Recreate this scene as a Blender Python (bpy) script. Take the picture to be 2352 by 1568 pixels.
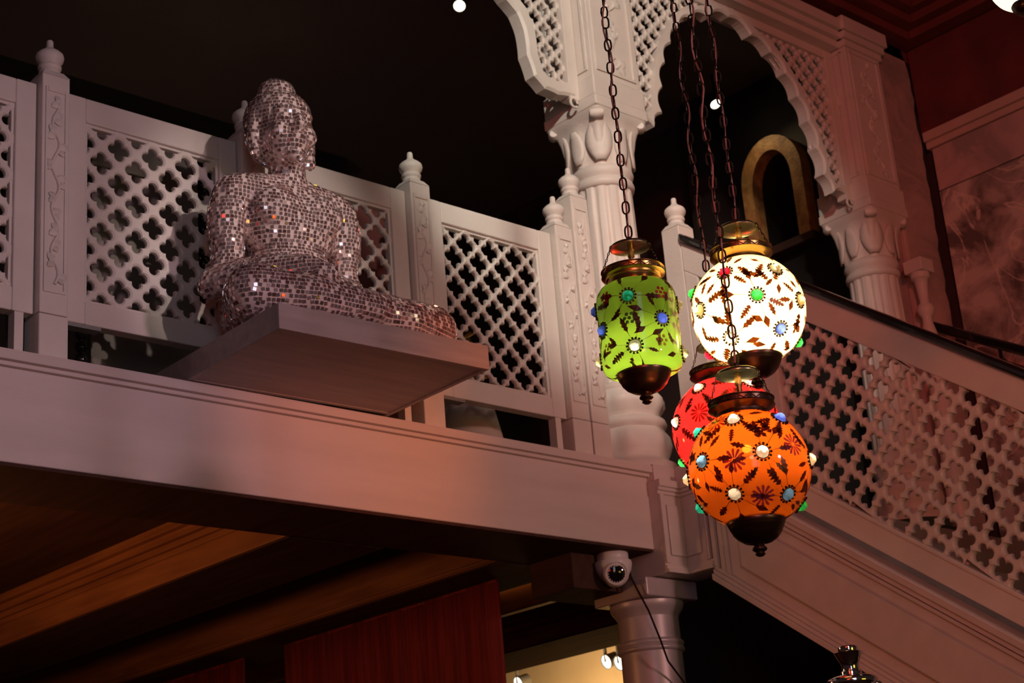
import bpy, bmesh, math, random
import numpy as np
from mathutils import Vector, Matrix
random.seed(7)
RNG = np.random.default_rng(7)
PI = math.pi
scene = bpy.context.scene
for o in list(bpy.data.objects):
    bpy.data.objects.remove(o)
COL = scene.collection

# ------------------------------------------------------------------ camera
PITCH, ROLL, YAW = math.radians(19.63), math.radians(-4.736), math.radians(43.6)
Fv = Vector((math.sin(YAW)*math.cos(PITCH), math.cos(YAW)*math.cos(PITCH), math.sin(PITCH)))
R0 = Vector((math.cos(YAW), -math.sin(YAW), 0)); U0 = R0.cross(Fv)
Rv = R0*math.cos(ROLL)+U0*math.sin(ROLL); Uv = -R0*math.sin(ROLL)+U0*math.cos(ROLL)
CAM = Vector((0, 0, 1.25))
cd = bpy.data.cameras.new('camera'); cam = bpy.data.objects.new('camera', cd); COL.objects.link(cam)
cd.sensor_width = 36; cd.sensor_fit = 'HORIZONTAL'; cd.lens = 3965/2352*36
cd.clip_start = 0.05; cd.clip_end = 100
cam.matrix_world = Matrix(((Rv.x, Uv.x, -Fv.x, CAM.x), (Rv.y, Uv.y, -Fv.y, CAM.y), (Rv.z, Uv.z, -Fv.z, CAM.z), (0, 0, 0, 1)))
cd.dof.use_dof = True; cd.dof.focus_distance = 4.35; cd.dof.aperture_fstop = 9.0
scene.camera = cam

# ------------------------------------------------------------------ world, exposure, big lights
vs = scene.view_settings
vs.view_transform = 'Standard'; vs.look = 'None'; vs.gamma = 1.0; vs.use_curve_mapping = False
vs.exposure = 0.0
w = bpy.data.worlds.new('room_ambient'); scene.world = w; w.use_nodes = True
bg = w.node_tree.nodes['Background']; bg.inputs[0].default_value = (1.0, 0.62, 0.55, 1); bg.inputs[1].default_value = 0.018

def aim(o, target):
    d = Vector(target)-o.location
    o.rotation_euler = d.to_track_quat('-Z', 'Y').to_euler()
def area(name, loc, target, sx, sy, power, color):
    l = bpy.data.lights.new(name, 'AREA'); l.shape = 'RECTANGLE'; l.size = sx; l.size_y = sy; l.energy = power; l.color = color
    o = bpy.data.objects.new(name, l); COL.objects.link(o); o.location = loc; aim(o, target); return o
def spot(name, loc, target, angle, power, color, blend=0.5, radius=0.05):
    l = bpy.data.lights.new(name, 'SPOT'); l.spot_size = math.radians(angle); l.spot_blend = blend; l.energy = power; l.color = color
    l.shadow_soft_size = radius
    o = bpy.data.objects.new(name, l); COL.objects.link(o); o.location = loc; aim(o, target); return o
def point(name, loc, power, color, radius=0.03):
    l = bpy.data.lights.new(name, 'POINT'); l.energy = power; l.color = color; l.shadow_soft_size = radius
    o = bpy.data.objects.new(name, l); COL.objects.link(o); o.location = loc; return o

area('assumed_window_light', (-1.9, -3.6, 3.4), (3.2, 4.4, 3.5), 1.7, 5.0, 48, (0.74, 0.82, 1.0))  # out-of-view area light, assumed from bluish strips on the mirror tiles
area('assumed_red_light', (-4.4, -0.4, 2.9), (3.2, 4.4, 3.6), 1.4, 1.0, 15, (1.0, 0.05, 0.03))  # assumed from red glints on the statue; no such lamp is seen
area('assumed_amber_light', (3.4, -2.4, 1.6), (3.4, 4.3, 3.4), 1.5, 0.8, 13, (1.0, 0.66, 0.05))  # unseen area light assumed from yellow glints on arm and knee
spot('assumed_pink_spot', (5.2, -3.4, 2.9), (4.9, 4.6, 3.05), 27, 470, (1.0, 0.52, 0.48), 1.0, 0.25)  # assumed source out of view for the pink light on the beam
spot('assumed_mauve_spot', (3.6, -3.4, 3.0), (2.1, 4.6, 3.15), 27, 510, (1.0, 0.62, 0.76), 1.0, 0.25)  # unseen spot, assumed from the purple-pink left of the beam
spot('added_statue_spot', (3.9, -0.4, 5.6), (3.25, 4.4, 3.75), 13, 420, (1.0, 0.80, 0.72), 0.8, 0.06)  # unseen spot added to keep the statue from dimming
spot('assumed_rose_spot', (1.2, -1.2, 5.2), (6.8, 4.4, 4.6), 40, 370, (1.0, 0.10, 0.05), 1.0, 0.20)  # unseen spot assumed from the dim red far pier and marble
spot('assumed_stair_spot', (0.8, 0.2, 2.6), (5.3, 3.2, 2.6), 50, 125, (1.0, 0.11, 0.05), 0.9, 0.20)  # assumed from the reddish stair side; source not in view
spot('assumed_warm_spot', (2.2, 0.9, 5.9), (4.95, 4.62, 4.7), 33, 620, (1.0, 0.94, 0.80), 0.5, 0.05)  # unseen spot, assumed from cream light on the near pier and rail
spot('assumed_orange_spot', (5.2, 0.9, 2.9), (3.72, 4.4, 3.0), 19, 185, (1.0, 0.22, 0.04), 1.0, 0.08)  # assumed out-of-view source of the orange patch on beam and shelf

# ------------------------------------------------------------------ materials
def nt(m):
    m.use_nodes = True; t = m.node_tree; t.nodes.clear()
    out = t.nodes.new('ShaderNodeOutputMaterial'); return t, out
def principled(name, color, rough=0.5, metal=0.0, var=0.0, scale=8.0, bump=0.0, bscale=60.0, color2=None, spec=0.5, coat=0.0, stretch=(1, 1, 1), detail=6):
    m = bpy.data.materials.new(name); t, out = nt(m)
    b = t.nodes.new('ShaderNodeBsdfPrincipled'); t.links.new(b.outputs[0], out.inputs[0])
    b.inputs['Roughness'].default_value = rough; b.inputs['Metallic'].default_value = metal
    b.inputs['Specular IOR Level'].default_value = spec; b.inputs['Coat Weight'].default_value = coat
    b.inputs['Base Color'].default_value = (*color, 1)
    tc = t.nodes.new('ShaderNodeTexCoord'); mp = t.nodes.new('ShaderNodeMapping'); mp.inputs['Scale'].default_value = stretch
    t.links.new(tc.outputs['Object'], mp.inputs[0])
    if color2 is not None or var > 0:
        n = t.nodes.new('ShaderNodeTexNoise'); n.inputs['Scale'].default_value = scale; n.inputs['Detail'].default_value = detail
        t.links.new(mp.outputs[0], n.inputs['Vector'])
        r = t.nodes.new('ShaderNodeValToRGB'); r.color_ramp.elements[0].position = 0.35; r.color_ramp.elements[1].position = 0.65
        c2 = color2 if color2 is not None else tuple(c*(1-var) for c in color)
        r.color_ramp.elements[0].color = (*c2, 1); r.color_ramp.elements[1].color = (*color, 1)
        t.links.new(n.outputs[0], r.inputs[0]); t.links.new(r.outputs[0], b.inputs['Base Color'])
    if bump > 0:
        n2 = t.nodes.new('ShaderNodeTexNoise'); n2.inputs['Scale'].default_value = bscale; n2.inputs['Detail'].default_value = 5
        t.links.new(mp.outputs[0], n2.inputs['Vector'])
        bp = t.nodes.new('ShaderNodeBump'); bp.inputs['Strength'].default_value = bump; bp.inputs['Distance'].default_value = 0.01
        t.links.new(n2.outputs[0], bp.inputs['Height']); t.links.new(bp.outputs[0], b.inputs['Normal'])
    return m
def emitter(name, color, strength):
    m = bpy.data.materials.new(name); t, out = nt(m); e = t.nodes.new('ShaderNodeEmission')
    e.inputs[0].default_value = (*color, 1); e.inputs[1].default_value = strength; t.links.new(e.outputs[0], out.inputs[0]); return m
def lamp_glass(name, trans, clear, clear_amt, gloss=0.07):
    m = bpy.data.materials.new(name); t, out = nt(m)
    tr = t.nodes.new('ShaderNodeBsdfTranslucent'); tr.inputs[0].default_value = (*trans, 1)
    df = t.nodes.new('ShaderNodeBsdfDiffuse'); df.inputs[0].default_value = (*[c*0.6 for c in trans], 1)
    m0 = t.nodes.new('ShaderNodeMixShader'); m0.inputs[0].default_value = 0.14
    t.links.new(tr.outputs[0], m0.inputs[1]); t.links.new(df.outputs[0], m0.inputs[2])
    tp = t.nodes.new('ShaderNodeBsdfTransparent'); tp.inputs[0].default_value = (*clear, 1)
    m1 = t.nodes.new('ShaderNodeMixShader'); m1.inputs[0].default_value = clear_amt
    t.links.new(m0.outputs[0], m1.inputs[1]); t.links.new(tp.outputs[0], m1.inputs[2])
    gl = t.nodes.new('ShaderNodeBsdfGlossy'); gl.inputs['Roughness'].default_value = 0.06
    fr = t.nodes.new('ShaderNodeFresnel'); fr.inputs[0].default_value = 1.45
    m2 = t.nodes.new('ShaderNodeMixShader'); t.links.new(fr.outputs[0], m2.inputs[0])
    t.links.new(m1.outputs[0], m2.inputs[1]); t.links.new(gl.outputs[0], m2.inputs[2])
    t.links.new(m2.outputs[0], out.inputs[0]); return m
def mosaic_mirror(name):
    m = bpy.data.materials.new(name); t, out = nt(m)
    b = t.nodes.new('ShaderNodeBsdfPrincipled'); b.inputs['Metallic'].default_value = 0.80; b.inputs['Roughness'].default_value = 0.06
    g = t.nodes.new('ShaderNodeNewGeometry'); oi = t.nodes.new('ShaderNodeObjectInfo')
    a = t.nodes.new('ShaderNodeMath'); a.operation = 'ADD'; t.links.new(g.outputs['Random Per Island'], a.inputs[0]); t.links.new(oi.outputs['Random'], a.inputs[1])
    f = t.nodes.new('ShaderNodeMath'); f.operation = 'FRACT'; t.links.new(a.outputs[0], f.inputs[0])
    r = t.nodes.new('ShaderNodeValToRGB'); t.links.new(f.outputs[0], r.inputs[0])
    r.color_ramp.elements[0].color = (0.42, 0.25, 0.23, 1); r.color_ramp.elements[1].color = (0.95, 0.82, 0.80, 1)
    t.links.new(r.outputs[0], b.inputs['Base Color']); t.links.new(b.outputs[0], out.inputs[0]); return m
def marble(name, c1, c2, c3, scale):
    m = bpy.data.materials.new(name); t, out = nt(m)
    b = t.nodes.new('ShaderNodeBsdfPrincipled'); b.inputs['Roughness'].default_value = 0.45; t.links.new(b.outputs[0], out.inputs[0])
    tc = t.nodes.new('ShaderNodeTexCoord')
    n = t.nodes.new('ShaderNodeTexNoise'); n.inputs['Scale'].default_value = scale; n.inputs['Detail'].default_value = 9; n.inputs['Roughness'].default_value = 0.62; n.inputs['Distortion'].default_value = 0.8
    t.links.new(tc.outputs['Object'], n.inputs['Vector'])
    r = t.nodes.new('ShaderNodeValToRGB'); t.links.new(n.outputs[0], r.inputs[0])
    e = r.color_ramp.elements; e[0].position = 0.40; e[0].color = (*c1, 1); e[1].position = 0.60; e[1].color = (*c2, 1)
    n2 = t.nodes.new('ShaderNodeTexNoise'); n2.inputs['Scale'].default_value = scale*0.7; n2.inputs['Detail'].default_value = 6; n2.inputs['Distortion'].default_value = 1.5
    t.links.new(tc.outputs['Object'], n2.inputs['Vector'])
    s = t.nodes.new('ShaderNodeMath'); s.operation = 'SUBTRACT'; s.inputs[1].default_value = 0.5; t.links.new(n2.outputs[0], s.inputs[0])
    ab = t.nodes.new('ShaderNodeMath'); ab.operation = 'ABSOLUTE'; t.links.new(s.outputs[0], ab.inputs[0])
    lt = t.nodes.new('ShaderNodeMapRange'); lt.inputs[1].default_value = 0.0; lt.inputs[2].default_value = 0.02; lt.inputs[3].default_value = 0.8; lt.inputs[4].default_value = 0.0
    t.links.new(ab.outputs[0], lt.inputs[0])
    mx = t.nodes.new('ShaderNodeMixRGB'); mx.inputs[2].default_value = (*c3, 1)
    t.links.new(lt.outputs[0], mx.inputs[0]); t.links.new(r.outputs[0], mx.inputs[1]); t.links.new(mx.outputs[0], b.inputs['Base Color'])
    return m
M = {}
M['stone'] = principled('carved_white_stone', (0.74, 0.68, 0.62), 0.5, var=0.10, scale=5, bump=0.12, bscale=90)
M['beam'] = principled('painted_white_timber', (0.70, 0.60, 0.56), 0.42, var=0.08, scale=3, bump=0.08, bscale=40, stretch=(0.5, 4, 4))
M['shelf'] = principled('grey_stained_timber', (0.42, 0.34, 0.32), 0.45, var=0.18, scale=6, bump=0.08, bscale=50, stretch=(0.5, 5, 5))
M['grout'] = principled('pink_grout', (0.80, 0.66, 0.62), 0.6, var=0.1, scale=30)
M['mirror'] = mosaic_mirror('mosaic_mirror')
M['ceil_dark'] = principled('dark_brown_ceiling', (0.16, 0.105, 0.088), 0.7, var=0.15, scale=2)
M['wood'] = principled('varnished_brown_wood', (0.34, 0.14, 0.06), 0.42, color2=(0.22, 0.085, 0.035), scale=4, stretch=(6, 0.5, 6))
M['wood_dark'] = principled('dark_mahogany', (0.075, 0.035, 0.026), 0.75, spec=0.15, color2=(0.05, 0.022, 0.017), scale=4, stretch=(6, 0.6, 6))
M['maroon'] = principled('maroon_panel', (0.16, 0.035, 0.03), 0.6, var=0.35, scale=5)
M['maroon_ceiling'] = principled('maroon_timber_ceiling', (0.20, 0.045, 0.032), 0.55, var=0.2, scale=4)
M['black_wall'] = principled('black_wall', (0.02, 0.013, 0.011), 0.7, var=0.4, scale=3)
M['dark_wall'] = principled('dark_mural_wall', (0.05, 0.025, 0.022), 0.7, color2=(0.028, 0.016, 0.014), scale=2.5)
M['gold_stone'] = principled('gilded_plaster', (0.62, 0.36, 0.12), 0.55, color2=(0.36, 0.17, 0.05), scale=16, bump=0.3, bscale=60)
M['marble'] = marble('veined_pink_marble', (0.14, 0.11, 0.10), (0.62, 0.54, 0.47), (0.80, 0.70, 0.58), 3.0)
M['marble_light'] = marble('pale_pink_marble', (0.36, 0.29, 0.27), (0.58, 0.42, 0.37), (0.5, 0.36, 0.32), 3.2)
M['trim'] = principled('pale_painted_trim', (0.62, 0.46, 0.38), 0.5, var=0.1, scale=6)
M['black_rail'] = principled('black_lacquer_rail', (0.012, 0.010, 0.010), 0.16, coat=0.5)
M['brass'] = principled('aged_brass', (0.60, 0.38, 0.12), 0.27, metal=1.0, color2=(0.36, 0.21, 0.07), scale=14)
M['bronze'] = principled('dark_bronze', (0.11, 0.065, 0.040), 0.33, metal=0.9, color2=(0.06, 0.038, 0.026), scale=12)
M['pale_brass'] = principled('pale_brass_disc', (0.50, 0.42, 0.24), 0.25, metal=1.0, var=0.2, scale=8)
M['iron'] = principled('black_iron_chain', (0.035, 0.022, 0.017), 0.4, metal=0.8)
M['cord'] = principled('clear_pink_cord', (0.30, 0.13, 0.11), 0.3, var=0.3, scale=40)
M['engrave'] = principled('blackened_engraving', (0.03, 0.016, 0.008), 0.6)
M['curtain'] = principled('sheer_red_curtain', (0.26, 0.018, 0.014), 0.8, color2=(0.13, 0.010, 0.010), scale=6, stretch=(1, 14, 0.6))
M['silver'] = principled('silver_painted_column', (0.62, 0.53, 0.55), 0.38, metal=0.2, var=0.15, scale=6)
M['white_plastic'] = principled('white_plastic', (0.72, 0.70, 0.72), 0.35, var=0.03)
M['lens_black'] = principled('black_lens_glass', (0.006, 0.006, 0.008), 0.08, coat=1.0)
M['chrome'] = principled('chrome', (0.78, 0.76, 0.76), 0.09, metal=1.0, var=0.05)
M['warm_plaster'] = principled('warm_plaster', (0.75, 0.58, 0.36), 0.7, var=0.12, scale=4)
M['gray_board'] = principled('dull_grey_board', (0.22, 0.19, 0.16), 0.6, var=0.15, scale=5)
M['gray_metal'] = principled('grey_metal', (0.30, 0.30, 0.29), 0.4, metal=0.4, var=0.1)
M['black_gloss'] = principled('glossy_black_paint', (0.012, 0.011, 0.011), 0.15, coat=0.6)
M['orange_cloth'] = principled('orange_cloth', (0.5, 0.12, 0.03), 0.8, var=0.2, scale=10)
M['lampshade'] = principled('cream_lampshade', (0.60, 0.50, 0.42), 0.8, var=0.08, scale=10)
M['green_cloth'] = principled('dull_green_cloth', (0.05, 0.09, 0.05), 0.8, var=0.3, scale=10)
M['amber_slit'] = emitter('amber_cove_light', (1.0, 0.42, 0.10), 1.1)
M['bulb'] = emitter('spot_bulb', (1.0, 0.82, 0.55), 9.0)
M['spot_face'] = emitter('lit_spot_face', (1.0, 0.93, 0.75), 3.0)
M['white_globe'] = emitter('glowing_cream_glass', (1.0, 0.90, 0.58), 1.6)
# lamp glass
M['g_green'] = lamp_glass('green_lamp_glass', (0.16, 0.255, 0.018), (0.35, 0.8, 0.05), 0.10)
M['g_white'] = lamp_glass('cream_lamp_glass', (0.95, 0.84, 0.50), (1.0, 0.85, 0.5), 0.14)
M['g_red'] = lamp_glass('red_lamp_glass', (0.24, 0.007, 0.007), (0.9, 0.05, 0.03), 0.12)
M['g_orange'] = lamp_glass('orange_lamp_glass', (0.27, 0.037, 0.002), (0.9, 0.25, 0.02), 0.10)
def painted(name, front, back):
    m = bpy.data.materials.new(name); t, out = nt(m)
    d = t.nodes.new('ShaderNodeBsdfPrincipled'); d.inputs['Base Color'].default_value = (*front, 1); d.inputs['Roughness'].default_value = 0.3
    tr = t.nodes.new('ShaderNodeBsdfTranslucent'); tr.inputs[0].default_value = (*back, 1)
    n = t.nodes.new('ShaderNodeTexNoise'); n.inputs['Scale'].default_value = 90
    mr = t.nodes.new('ShaderNodeMapRange'); mr.inputs[1].default_value = 0.4; mr.inputs[2].default_value = 0.65; mr.inputs[3].default_value = 0.25; mr.inputs[4].default_value = 0.75
    tc = t.nodes.new('ShaderNodeTexCoord'); t.links.new(tc.outputs['Object'], n.inputs['Vector']); t.links.new(n.outputs[0], mr.inputs[0])
    mx = t.nodes.new('ShaderNodeMixShader'); t.links.new(mr.outputs[0], mx.inputs[0])
    t.links.new(d.outputs[0], mx.inputs[1]); t.links.new(tr.outputs[0], mx.inputs[2]); t.links.new(mx.outputs[0], out.inputs[0]); return m
M['leaf_paint'] = painted('brown_leaf_paint', (0.045, 0.012, 0.006), (0.10, 0.022, 0.004))
M['purple_paint'] = painted('mauve_flower_paint', (0.22, 0.05, 0.09), (0.35, 0.06, 0.10))
M['red_paint'] = painted('red_flower_paint', (0.30, 0.015, 0.015), (0.35, 0.02, 0.01))
M['yellow_paint'] = painted('ochre_dot_paint', (0.30, 0.20, 0.02), (0.45, 0.30, 0.02))
M['gray_paint'] = painted('dark_green_dot_paint', (0.05, 0.09, 0.04), (0.08, 0.14, 0.03))
def gem_mat(name, c):
    m = bpy.data.materials.new(name); t, out = nt(m)
    tr = t.nodes.new('ShaderNodeBsdfTranslucent'); tr.inputs[0].default_value = (*c, 1)
    df = t.nodes.new('ShaderNodeBsdfDiffuse'); df.inputs[0].default_value = (*[x*0.8 for x in c], 1)
    m0 = t.nodes.new('ShaderNodeMixShader'); m0.inputs[0].default_value = 0.10
    t.links.new(tr.outputs[0], m0.inputs[1]); t.links.new(df.outputs[0], m0.inputs[2])
    gl = t.nodes.new('ShaderNodeBsdfGlossy'); gl.inputs['Roughness'].default_value = 0.04
    fr = t.nodes.new('ShaderNodeFresnel'); fr.inputs[0].default_value = 1.8
    mx = t.nodes.new('ShaderNodeMixShader'); t.links.new(fr.outputs[0], mx.inputs[0]); t.links.new(m0.outputs[0], mx.inputs[1]); t.links.new(gl.outputs[0], mx.inputs[2])
    t.links.new(mx.outputs[0], out.inputs[0]); return m
GEM = {'teal': gem_mat('teal_gem', (0.03, 0.62, 0.45)), 'blue': gem_mat('blue_gem', (0.08, 0.14, 0.85)), 'green': gem_mat('green_gem', (0.03, 0.60, 0.10)),
       'red': gem_mat('red_gem', (0.80, 0.01, 0.05)), 'clear': gem_mat('clear_gem', (0.95, 0.92, 0.80)), 'cream': gem_mat('cream_gem', (0.90, 0.70, 0.45)), 'steel': gem_mat('steel_blue_gem', (0.12, 0.25, 0.45))}

# ------------------------------------------------------------------ mesh helpers
class MB:
    def __init__(s): s.v = []; s.f = []
    def add(s, vs_, fs):
        k = len(s.v); s.v += [tuple(p) for p in vs_]; s.f += [tuple(i+k for i in q) for q in fs]; return s
    def box(s, x0, x1, y0, y1, z0, z1):
        return s.add([(x0, y0, z0), (x1, y0, z0), (x1, y1, z0), (x0, y1, z0), (x0, y0, z1), (x1, y0, z1), (x1, y1, z1), (x0, y1, z1)],
                     [(3, 2, 1, 0), (4, 5, 6, 7), (0, 1, 5, 4), (1, 2, 6, 5), (2, 3, 7, 6), (3, 0, 4, 7)])
    def hexa(s, pts):   # 8 points: bottom 4 then top 4
        return s.add(pts, [(3, 2, 1, 0), (4, 5, 6, 7), (0, 1, 5, 4), (1, 2, 6, 5), (2, 3, 7, 6), (3, 0, 4, 7)])
    def lathe(s, prof, n=32, c=(0, 0, 0), rf=None, cap=True):
        vs_ = []
        for (r, z) in prof:
            for i in range(n):
                a = 2*PI*i/n; rr = rf(r, z, a) if rf else r
                vs_.append((c[0]+rr*math.cos(a), c[1]+rr*math.sin(a), c[2]+z))
        fs = []
        for j in range(len(prof)-1):
            for i in range(n):
                k = (i+1) % n; fs.append((j*n+i, j*n+k, (j+1)*n+k, (j+1)*n+i))
        if cap:
            fs.append(tuple(range(n-1, -1, -1))); fs.append(tuple((len(prof)-1)*n+i for i in range(n)))
        return s.add(vs_, fs)
    def prism(s, poly, fn, w0, w1):
        n = len(poly); vs_ = [fn(u, v, w0) for u, v in poly]+[fn(u, v, w1) for u, v in poly]
        fs = [tuple(range(n-1, -1, -1)), tuple(range(n, 2*n))]+[(i, (i+1) % n, n+(i+1) % n, n+i) for i in range(n)]
        return s.add(vs_, fs)
    def tube(s, pts, r, n=8, closed=False, cap=True):
        pts = [Vector(p) for p in pts]; m = len(pts); vs_ = []; up = None
        for i in range(m):
            a = pts[(i-1) % m] if (closed or i > 0) else pts[i]; b = pts[(i+1) % m] if (closed or i < m-1) else pts[i]
            t = (b-a).normalized()
            if up is None:
                up = Vector((0, 0, 1)) if abs(t.z) < 0.9 else Vector((1, 0, 0))
            e1 = (up-t*up.dot(t)).normalized(); e2 = t.cross(e1); up = e1
            rr = r[i] if isinstance(r, (list, tuple)) else r
            for k in range(n):
                q = 2*PI*k/n; vs_.append(pts[i]+e1*(rr*math.cos(q))+e2*(rr*math.sin(q)))
        fs = []
        for i in range(m if closed else m-1):
            j = (i+1) % m
            for k in range(n):
                l = (k+1) % n; fs.append((i*n+k, i*n+l, j*n+l, j*n+k))
        if cap and not closed:
            fs.append(tuple(range(n-1, -1, -1))); fs.append(tuple((m-1)*n+k for k in range(n)))
        return s.add(vs_, fs)
    def ball(s, c, r, n=10, m=6, sc=(1, 1, 1)):
        vs_ = [(c[0], c[1], c[2]-r*sc[2])]
        for j in range(1, m):
            t = PI*j/m
            for i in range(n):
                a = 2*PI*i/n; vs_.append((c[0]+r*sc[0]*math.sin(t)*math.cos(a), c[1]+r*sc[1]*math.sin(t)*math.sin(a), c[2]-r*sc[2]*math.cos(t)))
        vs_.append((c[0], c[1], c[2]+r*sc[2])); L = len(vs_)-1; fs = []
        for i in range(n):
            k = (i+1) % n; fs.append((0, 1+k, 1+i)); fs.append((L, L-n+i, L-n+k))
        for j in range(m-2):
            for i in range(n):
                k = (i+1) % n; fs.append((1+j*n+i, 1+j*n+k, 1+(j+1)*n+k, 1+(j+1)*n+i))
        return s.add(vs_, fs)
    def mesh(s, name, mat, smooth=False, angle=None):
        me = bpy.data.meshes.new(name); me.from_pydata(s.v, [], s.f); me.update()
        if mat is not None: me.materials.append(mat)
        bm = bmesh.new(); bm.from_mesh(me); bmesh.ops.recalc_face_normals(bm, faces=bm.faces); bm.to_mesh(me); bm.free()
        if smooth:
            me.polygons.foreach_set('use_smooth', [True]*len(me.polygons))
            if angle: me.set_sharp_from_angle(angle=math.radians(angle))
        return me
def link(name, me, parent=None):
    o = bpy.data.objects.new(name, me); COL.objects.link(o)
    if parent is not None:
        o.parent = parent
        if parent.type == 'EMPTY' and parent.get('_w'): o.location = -Vector(parent.location)
    return o
def obj(name, mb, mat, parent=None, smooth=False, angle=35, bevel=0):
    o = link(name, mb.mesh(name, mat, smooth, angle), parent)
    if bevel:
        b = o.modifiers.new('edge', 'BEVEL'); b.width = bevel; b.segments = 2; b.limit_method = 'ANGLE'
    return o
def thing(name, label, cat, loc=(0, 0, 0), group=None, world=True, kind=None):
    o = bpy.data.objects.new(name, None); COL.objects.link(o); o.location = loc; o.empty_display_size = 0.05
    if world: o['_w'] = 1
    if label: o['label'] = label
    if cat: o['category'] = cat
    if group: o['group'] = group
    if kind: o['kind'] = kind
    return o
def tag(o, label, cat=None, group=None, kind=None):
    o['label'] = label
    if cat: o['category'] = cat
    if group: o['group'] = group
    if kind: o['kind'] = kind
    return o
def struct(name, mb, mat, label=None, **k):
    o = obj(name, mb, mat, **k)
    if k.get('parent') is None:
        o['kind'] = 'structure'
        if label: o['label'] = label
    return o
def copy_tree(o, loc=None, label=None, rotz=None, parent=None):
    c = o.copy(); COL.objects.link(c)
    if parent is not None: c.parent = parent
    if loc is not None: c.location = loc
    if rotz is not None: c.rotation_euler = (0, 0, rotz)
    if label: c['label'] = label
    for ch in list(o.children): copy_tree(ch, parent=c)
    return c

# pierced lattice: diamond grid of quatrefoil holes.  fn(u,v,w) maps to space
def quatre(R, n=32, e=0.56):
    pts = []
    for i in range(n):
        a = 2*PI*i/n+0.0001
        ph = (a+PI/4) % (PI/2)-PI/4
        d = e*R; q = (1-e)*R
        pts.append((a, d*math.cos(ph)+math.sqrt(max(q*q-(d*math.sin(ph))**2, 1e-9))))
    return pts
def lattice(mb, cells, pu, pv, R, t, fn, clamp=None):
    Q = quatre(R); n = len(Q)
    for (cu, cv) in cells:
        loops = []
        def ring(f):
            return [f(a, r) for a, r in Q]
        def dia(a, r):
            k = 0.5/(abs(math.cos(a))/pu+abs(math.sin(a))/pv); return (k*math.cos(a), k*math.sin(a))
        def hole(sc): return lambda a, r: (r*sc*math.cos(a), r*sc*math.sin(a))
        spec = [(ring(dia), t), (ring(hole(1.22)), t), (ring(hole(1.04)), t*0.62), (ring(hole(1.0)), 0), (ring(hole(1.04)), -t*0.62), (ring(hole(1.22)), -t), (ring(dia), -t)]
        vs_ = []
        for pts, w_ in spec:
            for (u, v) in pts:
                U, V = cu+u, cv+v
                if clamp: U = min(max(U, clamp[0]), clamp[1]); V = min(max(V, clamp[2]), clamp[3])
                vs_.append(fn(U, V, w_))
        fs = []
        for j in range(len(spec)-1):
            for i in range(n):
                k = (i+1) % n; fs.append((j*n+i, j*n+k, (j+1)*n+k, (j+1)*n+i))
        mb.add(vs_, fs)
    return mb
def vine(mb, fn, u0, v0, v1, amp, r=0.005, leaf=0.022, seed=1):
    """carved wavy stem with leaves; fn(u,v,w)"""
    rg = random.Random(seed); per = 0.15; pts = []
    n = max(8, int((v1-v0)/0.012))
    for i in range(n+1):
        v = v0+(v1-v0)*i/n; pts.append(fn(u0+amp*math.sin(2*PI*(v-v0)/per), v, 0.001))
    mb.tube(pts, r, 6)
    v = v0+0.02; s = 1
    while v < v1-0.02:
        uc = u0+amp*math.sin(2*PI*(v-v0)/per)
        for q in (0, 1):
            a = (0.9 if q == 0 else 2.3)*s+rg.uniform(-0.3, 0.3); L = leaf*rg.uniform(0.8, 1.2)
            c, d = math.sin(a), math.cos(a)
            P = []
            for (x, y, wz) in ((0, 0, 0.002), (0.35, 0.38, 0.004), (0.75, 0.28, 0.003), (1, 0, 0.001), (0.75, -0.28, 0.003), (0.35, -0.38, 0.004), (0.5, 0, 0.012)):
                P.append(fn(uc+L*(x*c+y*d), v+L*(x*d-y*c), wz))
            mb.add(P, [(0, 1, 6), (1, 2, 6), (2, 3, 6), (3, 4, 6), (4, 5, 6), (5, 0, 6)])
        v += per/2*0.75; s = -s

# ================================================================== THE SETTING
# balcony beam with stepped ledge
ZL = 3.10
bb = struct('balcony_beam', MB().box(0.2, 5.075, 4.60, 4.985, 2.752, 3.05), M['beam'], 'long white painted beam along the balcony front', bevel=0.004)
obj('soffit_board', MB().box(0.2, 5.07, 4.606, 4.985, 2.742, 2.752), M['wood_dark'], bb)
b = MB().box(0.2, 5.075, 4.585, 4.985, 3.05, 3.064); b.box(0.2, 5.10, 4.567, 4.985, 3.064, 3.092); b.box(0.2, 5.09, 4.574, 4.985, 3.092, 3.10)
struct('trim_1', b, M['beam'], 'stepped moulding capping the balcony beam', bevel=0.002)
struct('balcony_floor', MB().box(0.2, 7.6, 4.985, 9.0, 2.97, 3.05), M['ceil_dark'], 'dark underside and floor of the balcony')
# landing corner slab that carries the column
b = MB().box(5.075, 5.33, 4.56, 4.985, 3.03, 3.10); b.box(5.20, 5.33, 4.40, 4.56, 3.03, 3.10)
struct('trim_2', b, M['beam'], 'corner slab under the carved column', bevel=0.003)

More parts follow.
